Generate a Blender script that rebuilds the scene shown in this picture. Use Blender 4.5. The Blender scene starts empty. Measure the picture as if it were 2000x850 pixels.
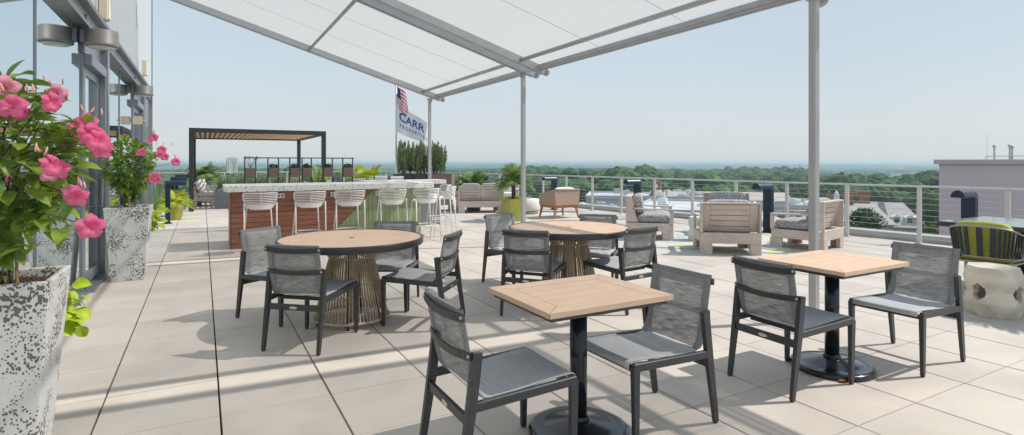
import bpy, bmesh, math, random
import numpy as np
from mathutils import Vector, Matrix
R = math.radians
S = bpy.context.scene
col = S.collection

HAZE = 3.7e-4; SKYK = 8.15
# ------------------------------------------------------------------ camera
CAMZ = 1.44; F = 1090.0; CX = 1000.0; HY = 318.0
YAW = R(29.0); CA, SA = math.cos(YAW), math.sin(YAW)
cam = bpy.data.cameras.new('camera'); camo = bpy.data.objects.new('camera', cam); col.objects.link(camo)
camo.location = (0, 0, CAMZ); camo.rotation_euler = (R(90), 0, -YAW)
cam.sensor_fit = 'HORIZONTAL'; cam.sensor_width = 36.0; cam.lens = 36.0 * F / 2000.0
cam.shift_y = -(425.0 - HY) / 2000.0
cam.clip_start = 0.05; cam.clip_end = 30000
S.camera = camo
# ------------------------------------------------------------------ sky + sun
SUNV = Vector((.5986, -.2101, .7727)).normalized()
elev = math.asin(SUNV.z)
W = bpy.data.worlds.new('World'); S.world = W; W.use_nodes = True
nt = W.node_tree
sky = nt.nodes.new('ShaderNodeTexSky'); sky.sky_type = 'NISHITA'; sky.sun_disc = False
sky.sun_elevation = elev
sky.sun_rotation = math.atan2(SUNV.x, SUNV.y)
sky.altitude = 0; sky.air_density = 1.0; sky.dust_density = 2.0; sky.ozone_density = 1.5
bg = nt.nodes['Background']; bg.inputs['Strength'].default_value = 0.115
# hazy summer sky: the sky model veiled by pale high haze, paler still towards the horizon
tcw = nt.nodes.new('ShaderNodeTexCoord'); sxyz = nt.nodes.new('ShaderNodeSeparateXYZ'); nt.links.new(tcw.outputs['Generated'], sxyz.inputs[0])
rmp = nt.nodes.new('ShaderNodeValToRGB'); nt.links.new(sxyz.outputs['Z'], rmp.inputs[0])
rmp.color_ramp.elements[0].position = 0.0; rmp.color_ramp.elements[0].color = (.665,.705,.715,1)
rmp.color_ramp.elements[1].position = .55; rmp.color_ramp.elements[1].color = (.44,.56,.68,1)
xx = rmp.color_ramp.elements.new(.16); xx.color = (.575,.665,.730,1)
hzs = nt.nodes.new('ShaderNodeVectorMath'); hzs.operation = 'SCALE'; hzs.inputs['Scale'].default_value = SKYK
nt.links.new(rmp.outputs[0], hzs.inputs[0])
nzw = nt.nodes.new('ShaderNodeTexNoise'); nzw.inputs['Scale'].default_value = 1.6; nzw.inputs['Detail'].default_value = 4
mpw = nt.nodes.new('ShaderNodeMapping'); mpw.inputs['Scale'].default_value = (1,1,3.5); nt.links.new(tcw.outputs['Generated'], mpw.inputs[0]); nt.links.new(mpw.outputs[0], nzw.inputs['Vector'])
mrw = nt.nodes.new('ShaderNodeMapRange'); mrw.inputs['From Min'].default_value = .3; mrw.inputs['From Max'].default_value = .7
mrw.inputs['To Min'].default_value = SKYK*.97; mrw.inputs['To Max'].default_value = SKYK*1.035; nt.links.new(nzw.outputs[0], mrw.inputs[0]); nt.links.new(mrw.outputs[0], hzs.inputs['Scale'])
mxw = nt.nodes.new('ShaderNodeMix'); mxw.data_type = 'RGBA'; mxw.inputs['Factor'].default_value = .88
nt.links.new(sky.outputs[0], mxw.inputs['A']); nt.links.new(hzs.outputs[0], mxw.inputs['B'])
nt.links.new(mxw.outputs['Result'], bg.inputs[0])
sl = bpy.data.lights.new('sun', 'SUN'); sl.energy = 3.6; sl.angle = R(0.6); sl.color = (1.0, .93, .84)
so = bpy.data.objects.new('sun', sl); col.objects.link(so)
so.rotation_euler = SUNV.to_track_quat('Z', 'Y').to_euler(); so.location = (20, -10, 30)
S.view_settings.view_transform = 'Standard'; S.view_settings.look = 'None'
S.view_settings.exposure = 0.22; S.view_settings.gamma = 1
S.render.engine = 'CYCLES'
try:
    S.cycles.max_bounces = 8; S.cycles.transparent_max_bounces = 16
    S.cycles.volume_bounces = 2
except Exception: pass

# ------------------------------------------------------------------ materials
def mat(name, c, rough=.6, metal=0, var=.0, scale=8, bump=0, bscale=60, spec=.5, stretch=(1,1,1), c2=None,
        transl=0, transp=0, coat=0, var2=0, scale2=1.5, detail=4):
    m = bpy.data.materials.new(name); m.use_nodes = True; n = m.node_tree.nodes; l = m.node_tree.links
    p = n['Principled BSDF']; p.inputs['Roughness'].default_value = rough; p.inputs['Metallic'].default_value = metal
    p.inputs['Specular IOR Level'].default_value = spec
    if coat: p.inputs['Coat Weight'].default_value = coat; p.inputs['Coat Roughness'].default_value = .12
    tc = n.new('ShaderNodeTexCoord'); mp = n.new('ShaderNodeMapping'); l.new(tc.outputs['Object'], mp.inputs[0])
    mp.inputs['Scale'].default_value = stretch
    if c2 is None: c2 = tuple(max(0, x * (1 - var)) for x in c); c = tuple(min(1, x * (1 + var)) for x in c)
    colout = None
    if var or c2 != c:
        nz = n.new('ShaderNodeTexNoise'); nz.inputs['Scale'].default_value = scale; nz.inputs['Detail'].default_value = detail
        l.new(mp.outputs[0], nz.inputs['Vector'])
        r = n.new('ShaderNodeValToRGB'); r.color_ramp.elements[0].position = .32; r.color_ramp.elements[1].position = .68
        r.color_ramp.elements[0].color = (*c2, 1); r.color_ramp.elements[1].color = (*c, 1)
        l.new(nz.outputs[0], r.inputs[0]); colout = r.outputs[0]
        if var2:
            nz2 = n.new('ShaderNodeTexNoise'); nz2.inputs['Scale'].default_value = scale2; l.new(tc.outputs['Object'], nz2.inputs['Vector'])
            mr = n.new('ShaderNodeMapRange'); mr.inputs['From Min'].default_value = .3; mr.inputs['From Max'].default_value = .7
            mr.inputs['To Min'].default_value = 1 - var2; mr.inputs['To Max'].default_value = 1 + var2
            l.new(nz2.outputs[0], mr.inputs[0])
            vm = n.new('ShaderNodeVectorMath'); vm.operation = 'SCALE'; l.new(colout, vm.inputs[0]); l.new(mr.outputs[0], vm.inputs['Scale'])
            colout = vm.outputs[0]
        l.new(colout, p.inputs['Base Color'])
    else: p.inputs['Base Color'].default_value = (*c, 1)
    if bump:
        nb = n.new('ShaderNodeTexNoise'); nb.inputs['Scale'].default_value = bscale; nb.inputs['Detail'].default_value = 4
        l.new(mp.outputs[0], nb.inputs['Vector'])
        b = n.new('ShaderNodeBump'); b.inputs['Strength'].default_value = bump; b.inputs['Distance'].default_value = .01
        l.new(nb.outputs[0], b.inputs['Height']); l.new(b.outputs[0], p.inputs['Normal'])
    out = p.outputs[0]
    if transl:
        t = n.new('ShaderNodeBsdfTranslucent'); mx = n.new('ShaderNodeMixShader'); mx.inputs[0].default_value = transl
        if colout: l.new(colout, t.inputs[0])
        else: t.inputs[0].default_value = (*c, 1)
        l.new(out, mx.inputs[1]); l.new(t.outputs[0], mx.inputs[2]); out = mx.outputs[0]
    if transp:
        t = n.new('ShaderNodeBsdfTransparent'); mx = n.new('ShaderNodeMixShader'); mx.inputs[0].default_value = transp
        l.new(out, mx.inputs[1]); l.new(t.outputs[0], mx.inputs[2]); out = mx.outputs[0]
    if out != p.outputs[0]: l.new(out, n['Material Output'].inputs[0])
    m['p'] = 1
    return m
def nodes(m): return m.node_tree.nodes, m.node_tree.links, m.node_tree.nodes['Principled BSDF']

M = {}
M['frame'] = mat('charcoal_aluminium', (.055,.058,.064), .38, .3, .12, 30)
M['black_metal'] = mat('black_cast_iron', (.014,.018,.026), .22, .4, .2, 12, .05, 40, coat=.4)
M['silver'] = mat('brushed_silver', (.6,.6,.58), .35, .9)
M['tan_top'] = mat('tan_composite_plank', (.64,.46,.335), .6, 0, .07, 6, .06, 60, stretch=(1.5,14,14), var2=.06, scale2=3)
M['tan_edge'] = mat('tan_composite_edge', (.47,.295,.19), .6, 0, .08, 8)
M['gap'] = mat('dark_gap', (.03,.025,.02), .9)
M['white_plastic'] = mat('white_powder_coat', (.78,.77,.74), .45, 0, .03, 6)
M['rope'] = mat('tan_rope', (.55,.43,.30), .8, 0, .22, 30, .4, 300)
M['rope_dark'] = mat('dark_core', (.05,.045,.04), .7)
M['post'] = mat('light_grey_aluminium', (.43,.435,.445), .4, .25, .05, 3)
M['rail_grey'] = mat('awning_rail_grey', (.42,.44,.46), .4, .3, .06, 3)
M['fac_frame'] = mat('facade_aluminium', (.27,.30,.33), .33, .6, .05, 2)
M['fac_dark'] = mat('facade_dark_trim', (.22,.235,.25), .35, .6, .05, 2)
M['lamp_grey'] = mat('lamp_grey', (.25,.245,.235), .5, .2, .05, 8)
M['cream'] = mat('cream_plastic', (.62,.54,.42), .5)
M['dark_box'] = mat('planter_charcoal', (.045,.047,.055), .5, 0, .15, 3)
M['grey_box'] = mat('planter_grey', (.19,.20,.22), .6, 0, .08, 3)
M['bollard'] = mat('navy_black_metal', (.014,.032,.06), .35, .3, .2, 4)
M['pergola'] = mat('pergola_charcoal', (.038,.040,.048), .5, .2, .1, 2)
M['pergola_wood'] = mat('pergola_slat_wood', (.72,.47,.26), .6, 0, .15, 5, stretch=(8,1,8))
M['teak_grey'] = mat('weathered_teak', (.58,.49,.43), .75, 0, .11, 5, .12, 30, stretch=(1.2,1.2,12), var2=.12, scale2=2.5)
M['teak_grey_h'] = mat('weathered_teak_board', (.58,.49,.43), .75, 0, .11, 5, .12, 30, stretch=(1.2,9,9), var2=.12, scale2=2.5)
M['teak_orange'] = mat('oiled_teak', (.42,.19,.07), .5, 0, .15, 6, stretch=(6,6,1))
M['cush_tweed'] = mat('tweed_cushion', (.62,.62,.62), .95, 0, 0, 62, .5, 90, c2=(.07,.075,.09), detail=1)
M['cush_white'] = mat('white_cushion', (.75,.74,.71), .9, 0, .04, 20)
M['cush_grey'] = mat('grey_blue_cushion', (.28,.31,.36), .9, 0, .1, 30)
M['lime'] = mat('lime_cushion', (.42,.43,.06), .85, 0, .08, 12, .2, 200)
M['lime_pot'] = mat('olive_glaze_pot', (.34,.34,.05), .45, 0, .15, 4, coat=.2)
M['strap'] = mat('navy_strap', (.03,.035,.055), .7, 0, .2, 50)
M['taupe_metal'] = mat('taupe_metal', (.35,.33,.30), .4, .4)
M['glass_top'] = mat('ceramic_glass_top', (.17,.22,.225), .12, 0, .1, 6, coat=.3)
M['wicker'] = mat('woven_cord', (.42,.30,.235), .8, 0, .25, 14, .4, 80, stretch=(2,2,12))
M['firebowl'] = mat('white_concrete', (.68,.68,.66), .6, 0, .05, 4)
M['firebase'] = mat('grey_concrete', (.35,.33,.30), .7, 0, .05, 4)
M['stone'] = mat('travertine', (.66,.59,.49), .55, 0, .16, 4, .08, 20, stretch=(1,1,2.2))
M['brickred'] = mat('brick_red', (.27,.115,.08), .85, 0, .18, 1.5)
M['roof_grey'] = mat('roof_shingle', (.42,.39,.375), .8, 0, .1, .6, stretch=(1,1,6))
M['roof_dark'] = mat('roof_slate_dark', (.10,.10,.12), .8, 0, .1, .6)
M['roof_white'] = mat('roof_membrane', (.55,.57,.60), .7, 0, .12, .12)
M['roof_blue'] = mat('roof_coping_blue', (.46,.49,.52), .7, 0, .1, .1)
M['white_trim'] = mat('white_trim', (.75,.75,.73), .6)
M['window_dark'] = mat('window_glass_dark', (.035,.05,.07), .12)
M['lilac'] = mat('lilac_stucco', (.62,.60,.65), .8, 0, .06, .5, .1, 8, stretch=(1,1,.25))
M['lilac_cap'] = mat('parapet_cap', (.50,.52,.53), .6)
M['bldg'] = mat('pale_concrete', (.62,.62,.60), .8, 0, .05, .05)
M['bldg_dark'] = mat('blue_grey_facade', (.20,.25,.29), .6, 0, .1, .05)
M['grass'] = mat('meadow', (.085,.12,.035), .9, 0, .3, .03)
M['road'] = mat('asphalt', (.06,.06,.06), .9, 0, .1, .5)
M['trunk'] = mat('bark', (.12,.085,.06), .9, 0, .25, 8)
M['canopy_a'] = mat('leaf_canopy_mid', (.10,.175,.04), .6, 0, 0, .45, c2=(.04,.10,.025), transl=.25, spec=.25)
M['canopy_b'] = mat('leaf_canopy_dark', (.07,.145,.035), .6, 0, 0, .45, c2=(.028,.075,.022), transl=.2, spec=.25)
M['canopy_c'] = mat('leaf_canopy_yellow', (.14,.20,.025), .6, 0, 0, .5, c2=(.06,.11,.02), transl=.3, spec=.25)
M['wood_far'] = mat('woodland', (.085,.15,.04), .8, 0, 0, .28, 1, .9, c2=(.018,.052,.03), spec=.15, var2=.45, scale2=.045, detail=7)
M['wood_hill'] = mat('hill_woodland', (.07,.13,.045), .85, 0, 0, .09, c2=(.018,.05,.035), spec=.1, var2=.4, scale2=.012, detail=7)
M['leaf'] = mat('glossy_leaf', (.38,.50,.07), .36, 0, 0, 9, .3, 60, c2=(.07,.20,.04), transl=.32, spec=.4)
M['leaf_lime'] = mat('chartreuse_leaf', (.42,.55,.03), .5, 0, .2, 20, transl=.35)
M['palm_y'] = mat('yellow_palm_leaf', (.55,.58,.04), .5, 0, 0, 3, c2=(.25,.37,.03), transl=.3)
M['palm_g'] = mat('green_palm_leaf', (.27,.38,.09), .5, 0, 0, 3, c2=(.12,.22,.06), transl=.3)
M['grass_g'] = mat('ornamental_grass', (.34,.45,.19), .6, 0, 0, 2.5, c2=(.16,.27,.09), transl=.3)
M['arbor'] = mat('juniper_needles', (.33,.40,.18), .7, 0, 0, 9, c2=(.11,.18,.08), transl=.3)
M['petal'] = mat('pink_petal', (.95,.27,.47), .5, 0, 0, 16, c2=(.88,.13,.34), transl=.4, spec=.3)
M['petal_pale'] = mat('pale_pink_petal', (.95,.52,.64), .5, 0, 0, 16, c2=(.92,.30,.48), transl=.4, spec=.3)
M['throat'] = mat('flower_throat', (.85,.12,.27), .5)
M['bud'] = mat('pink_bud', (.80,.40,.38), .5, 0, .2, 30)
M['stake'] = mat('bamboo_stake', (.50,.32,.18), .6, 0, .15, 20)
M['soil'] = mat('potting_soil', (.09,.05,.035), .95, 0, .5, 60, 1, 80)
M['green_tile'] = mat('olive_green_tile', (.27,.33,.17), .35, 0, .10, 4, coat=.15)
M['redwood'] = mat('red_stained_wood', (.28,.115,.07), .5, 0, .24, 4, .08, 30, stretch=(1,8,8), var2=.12, scale2=1.5)
M['box_wood'] = mat('brown_box_wood', (.20,.14,.12), .7, 0, .15, 8, stretch=(2,2,14))
M['rug_fringe'] = mat('white_line', (.72,.72,.70), .8)
M['flag_white'] = mat('flag_white_cloth', (.80,.82,.85), .8, transl=.35)
M['flag_red'] = mat('flag_red_cloth', (.62,.03,.045), .8, transl=.3)
M['flag_blue'] = mat('flag_blue_cloth', (.03,.05,.22), .8, transl=.2)
M['letter_blue'] = mat('letter_navy', (.03,.07,.33), .8)
M['mist'] = mat('steel_crane', (.3,.33,.36), .6)
M['gravel'] = mat('roof_gravel', (.38,.37,.36), .95, 0, .35, 60)
M['coping'] = mat('parapet_coping', (.42,.42,.41), .6, 0, .06, 2)
M['slab'] = mat('slab_dark', (.05,.05,.05), .9)
M['interior'] = mat('interior_dark', (.12,.13,.14), .9)
M['lens_glass'] = mat('lamp_lens', (.55,.57,.55), .15, coat=.5)

def special():
    # pavers
    m = mat('concrete_paver', (.5,.46,.42), .7); n, l, p = nodes(m)
    tc = n.new('ShaderNodeTexCoord')
    at = n.new('ShaderNodeAttribute'); at.attribute_name = 'tint'
    fine = n.new('ShaderNodeTexNoise'); fine.inputs['Scale'].default_value = 260; fine.inputs['Detail'].default_value = 3; l.new(tc.outputs['Object'], fine.inputs[0])
    big = n.new('ShaderNodeTexNoise'); big.inputs['Scale'].default_value = 1.7; big.inputs['Detail'].default_value = 5; big.inputs['Distortion'].default_value = .6; l.new(tc.outputs['Object'], big.inputs[0])
    r = n.new('ShaderNodeValToRGB'); e = r.color_ramp.elements
    e[0].position = .30; e[0].color = (.495,.452,.408,1); e[1].position = .68; e[1].color = (.585,.535,.487,1)
    x = e.new(.74); x.color = (.72,.68,.62,1)
    l.new(fine.outputs[0], r.inputs[0])
    mr = n.new('ShaderNodeMapRange'); mr.inputs['From Min'].default_value = .3; mr.inputs['From Max'].default_value = .7; mr.inputs['To Min'].default_value = .87; mr.inputs['To Max'].default_value = 1.07
    l.new(big.outputs[0], mr.inputs[0])
    mt = n.new('ShaderNodeMath'); mt.operation = 'MULTIPLY'; l.new(mr.outputs[0], mt.inputs[0]); l.new(at.outputs['Fac'], mt.inputs[1])
    vm = n.new('ShaderNodeVectorMath'); vm.operation = 'SCALE'; l.new(r.outputs[0], vm.inputs[0]); l.new(mt.outputs[0], vm.inputs['Scale'])
    l.new(vm.outputs[0], p.inputs['Base Color'])
    b = n.new('ShaderNodeBump'); b.inputs['Strength'].default_value = .25; b.inputs['Distance'].default_value = .004
    l.new(fine.outputs[0], b.inputs['Height']); l.new(b.outputs[0], p.inputs['Normal'])
    M['paver'] = m
    # sling mesh fabric: streaky, partly see-through
    for key, tr, k in (('sling', .30, 1.0), ('sling_seat', .02, 1.0)):
        m = mat(key + '_fabric', (.1,.1,.1), .75); n, l, p = nodes(m)
        tc = n.new('ShaderNodeTexCoord'); mp = n.new('ShaderNodeMapping'); mp.inputs['Scale'].default_value = (60, 15, 420) if key == 'sling' else (240, 9, 60)
        l.new(tc.outputs['Object'], mp.inputs[0])
        nz = n.new('ShaderNodeTexNoise'); nz.inputs['Scale'].default_value = 1; nz.inputs['Detail'].default_value = 2; l.new(mp.outputs[0], nz.inputs[0])
        wv = n.new('ShaderNodeTexNoise'); wv.inputs['Scale'].default_value = 700; l.new(tc.outputs['Object'], wv.inputs[0])
        r = n.new('ShaderNodeValToRGB'); e = r.color_ramp.elements
        if key == 'sling':
            e[0].position = .36; e[0].color = (.19,.195,.205,1); e[1].position = .64; e[1].color = (.56,.56,.55,1)
        else:
            e[0].position = .33; e[0].color = (.34,.355,.38,1); e[1].position = .67; e[1].color = (.48,.495,.52,1)
        l.new(nz.outputs[0], r.inputs[0])
        l.new(r.outputs[0], p.inputs['Base Color'])
        b = n.new('ShaderNodeBump'); b.inputs['Strength'].default_value = .3; b.inputs['Distance'].default_value = .002
        l.new(wv.outputs[0], b.inputs['Height']); l.new(b.outputs[0], p.inputs['Normal'])
        t = n.new('ShaderNodeBsdfTransparent'); mx = n.new('ShaderNodeMixShader')
        mr = n.new('ShaderNodeMapRange'); mr.inputs['From Min'].default_value = .35; mr.inputs['From Max'].default_value = .65
        mr.inputs['To Min'].default_value = tr * .5; mr.inputs['To Max'].default_value = tr * 1.5
        l.new(nz.outputs[0], mr.inputs[0]); l.new(mr.outputs[0], mx.inputs[0])
        l.new(p.outputs[0], mx.inputs[1]); l.new(t.outputs[0], mx.inputs[2]); l.new(mx.outputs[0], n['Material Output'].inputs[0])
        M[key] = m
    M['hem'] = mat('sling_hem', (.23,.235,.245), .8, 0, .15, 60, .3, 500)
    # awning fabric
    m = mat('awning_fabric', (.68,.655,.62), .8, 0, .035, 1.1, .15, 3); n, l, p = nodes(m)
    tl = n.new('ShaderNodeBsdfTranslucent'); tl.inputs[0].default_value = (.66,.59,.51,1)
    mx = n.new('ShaderNodeMixShader'); mx.inputs[0].default_value = .62
    tp = n.new('ShaderNodeBsdfTransparent'); mx2 = n.new('ShaderNodeMixShader'); mx2.inputs[0].default_value = .54
    l.new(p.outputs[0], mx.inputs[1]); l.new(tl.outputs[0], mx.inputs[2]); l.new(mx.outputs[0], mx2.inputs[1]); l.new(tp.outputs[0], mx2.inputs[2])
    l.new(mx2.outputs[0], n['Material Output'].inputs[0]); M['awning'] = m
    # facade glass: reflective coated glass
    m = mat('reflective_glass', (.1,.12,.13), .1); n, l, p = nodes(m)
    g = n.new('ShaderNodeBsdfGlossy'); g.inputs['Roughness'].default_value = .012; g.inputs['Color'].default_value = (.88,.95,.98,1)
    tp = n.new('ShaderNodeBsdfTransparent'); tp.inputs[0].default_value = (.6,.68,.68,1)
    mx = n.new('ShaderNodeMixShader'); mx.inputs[0].default_value = .90
    l.new(tp.outputs[0], mx.inputs[1]); l.new(g.outputs[0], mx.inputs[2]); l.new(mx.outputs[0], n['Material Output'].inputs[0]); M['glass'] = m
    # clear railing glass
    m = mat('clear_glass', (.1,.12,.13), .1); n, l, p = nodes(m)
    g = n.new('ShaderNodeBsdfGlossy'); g.inputs['Roughness'].default_value = .02
    tp = n.new('ShaderNodeBsdfTransparent'); tp.inputs[0].default_value = (.88,.94,.92,1)
    mx = n.new('ShaderNodeMixShader'); mx.inputs[0].default_value = .14
    l.new(tp.outputs[0], mx.inputs[1]); l.new(g.outputs[0], mx.inputs[2]); l.new(mx.outputs[0], n['Material Output'].inputs[0]); M['clear'] = m
    # ribbed panel
    m = mat('ribbed_panel', (.56,.62,.66), .4, .15); n, l, p = nodes(m)
    M['ribbed'] = m
    # pitted white cement planter
    m = mat('pitted_cement', (.66,.67,.65), .8); n, l, p = nodes(m)
    tc = n.new('ShaderNodeTexCoord'); mp = n.new('ShaderNodeMapping'); mp.inputs['Scale'].default_value = (1,1,.8); l.new(tc.outputs['Object'], mp.inputs[0])
    v = n.new('ShaderNodeTexVoronoi'); v.inputs['Scale'].default_value = 88; v.inputs['Randomness'].default_value = 1; 
    ds = n.new('ShaderNodeTexNoise'); ds.inputs['Scale'].default_value = 30; l.new(mp.outputs[0], ds.inputs[0])
    va = n.new('ShaderNodeVectorMath'); va.operation = 'MULTIPLY_ADD'; va.inputs[1].default_value = (.02,.02,.02)
    l.new(ds.outputs['Color'], va.inputs[0]); l.new(mp.outputs[0], va.inputs[2]); l.new(va.outputs[0], v.inputs['Vector'])
    area = n.new('ShaderNodeTexNoise'); area.inputs['Scale'].default_value = 5; area.inputs['Detail'].default_value = 5; l.new(mp.outputs[0], area.inputs[0])
    thr = n.new('ShaderNodeMapRange'); thr.inputs['From Min'].default_value = .36; thr.inputs['From Max'].default_value = .66; thr.inputs['To Min'].default_value = .10; thr.inputs['To Max'].default_value = .74
    l.new(area.outputs[0], thr.inputs[0])
    lt = n.new('ShaderNodeMath'); lt.operation = 'LESS_THAN'; l.new(v.outputs['Distance'], lt.inputs[0]); l.new(thr.outputs[0], lt.inputs[1])
    rnd = n.new('ShaderNodeSeparateColor'); l.new(v.outputs['Color'], rnd.inputs[0])
    gt = n.new('ShaderNodeMath'); gt.operation = 'GREATER_THAN'; gt.inputs[1].default_value = .35; l.new(rnd.outputs[0], gt.inputs[0])
    mu = n.new('ShaderNodeMath'); mu.operation = 'MULTIPLY'; l.new(lt.outputs[0], mu.inputs[0]); l.new(gt.outputs[0], mu.inputs[1])
    mc = n.new('ShaderNodeMix'); mc.data_type = 'RGBA'; mc.inputs['A'].default_value = (.68,.69,.665,1); mc.inputs['B'].default_value = (.16,.14,.125,1)
    l.new(mu.outputs[0], mc.inputs['Factor']); l.new(mc.outputs['Result'], p.inputs['Base Color'])
    b = n.new('ShaderNodeBump'); b.inputs['Strength'].default_value = .7; b.inputs['Distance'].default_value = .006; b.invert = True
    l.new(mu.outputs[0], b.inputs['Height']); l.new(b.outputs[0], p.inputs['Normal']); M['pitted'] = m
    # terrazzo
    m = mat('terrazzo', (.66,.66,.64), .35); n, l, p = nodes(m)
    tc = n.new('ShaderNodeTexCoord')
    v = n.new('ShaderNodeTexVoronoi'); v.inputs['Scale'].default_value = 26; l.new(tc.outputs['Object'], v.inputs['Vector'])
    sc = n.new('ShaderNodeSeparateColor'); l.new(v.outputs['Color'], sc.inputs[0])
    lt = n.new('ShaderNodeMath'); lt.operation = 'LESS_THAN'; lt.inputs[1].default_value = .30; l.new(v.outputs['Distance'], lt.inputs[0])
    gt = n.new('ShaderNodeMath'); gt.operation = 'GREATER_THAN'; gt.inputs[1].default_value = .42; l.new(sc.outputs[0], gt.inputs[0])
    mu = n.new('ShaderNodeMath'); mu.operation = 'MULTIPLY'; l.new(lt.outputs[0], mu.inputs[0]); l.new(gt.outputs[0], mu.inputs[1])
    r = n.new('ShaderNodeValToRGB'); r.color_ramp.elements[0].color = (.08,.08,.09,1); r.color_ramp.elements[1].color = (.36,.34,.31,1); l.new(sc.outputs[1], r.inputs[0])
    mc = n.new('ShaderNodeMix'); mc.data_type = 'RGBA'; mc.inputs['A'].default_value = (.70,.70,.68,1); l.new(r.outputs[0], mc.inputs['B'])
    l.new(mu.outputs[0], mc.inputs['Factor']); l.new(mc.outputs['Result'], p.inputs['Base Color']); M['terrazzo'] = m
    # patterned outdoor rug
    m = mat('patterned_rug', (.56,.66,.64), .9); n, l, p = nodes(m)
    tc = n.new('ShaderNodeTexCoord'); mp = n.new('ShaderNodeMapping'); mp.inputs['Scale'].default_value = (.8,.8,1); l.new(tc.outputs['Object'], mp.inputs[0])
    v = n.new('ShaderNodeTexVoronoi'); v.inputs['Scale'].default_value = 1.0; v.inputs['Randomness'].default_value = .35; l.new(mp.outputs[0], v.inputs['Vector'])
    r = n.new('ShaderNodeValToRGB'); r.color_ramp.interpolation = 'CONSTANT'; e = r.color_ramp.elements
    e[0].position = 0; e[0].color = (.42,.45,.46,1); e[1].position = .28; e[1].color = (.52,.60,.16,1)
    for q, c in ((.36,(.55,.55,.53,1)),(.56,(.42,.45,.47,1)),(.66,(.56,.56,.54,1))): x = e.new(q); x.color = c
    l.new(v.outputs['Distance'], r.inputs[0]); l.new(r.outputs[0], p.inputs['Base Color']); M['rug'] = m
    # brick wall
    m = mat('brick_wall', (.3,.13,.09), .85); n, l, p = nodes(m)
    tc = n.new('ShaderNodeTexCoord'); br = n.new('ShaderNodeTexBrick'); br.inputs['Scale'].default_value = 3
    br.inputs['Color1'].default_value = (.30,.13,.09,1); br.inputs['Color2'].default_value = (.38,.17,.12,1); br.inputs['Mortar'].default_value = (.4,.33,.28,1)
    l.new(tc.outputs['Object'], br.inputs[0]); l.new(br.outputs[0], p.inputs['Base Color']); M['brickwall'] = m
special()

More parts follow.
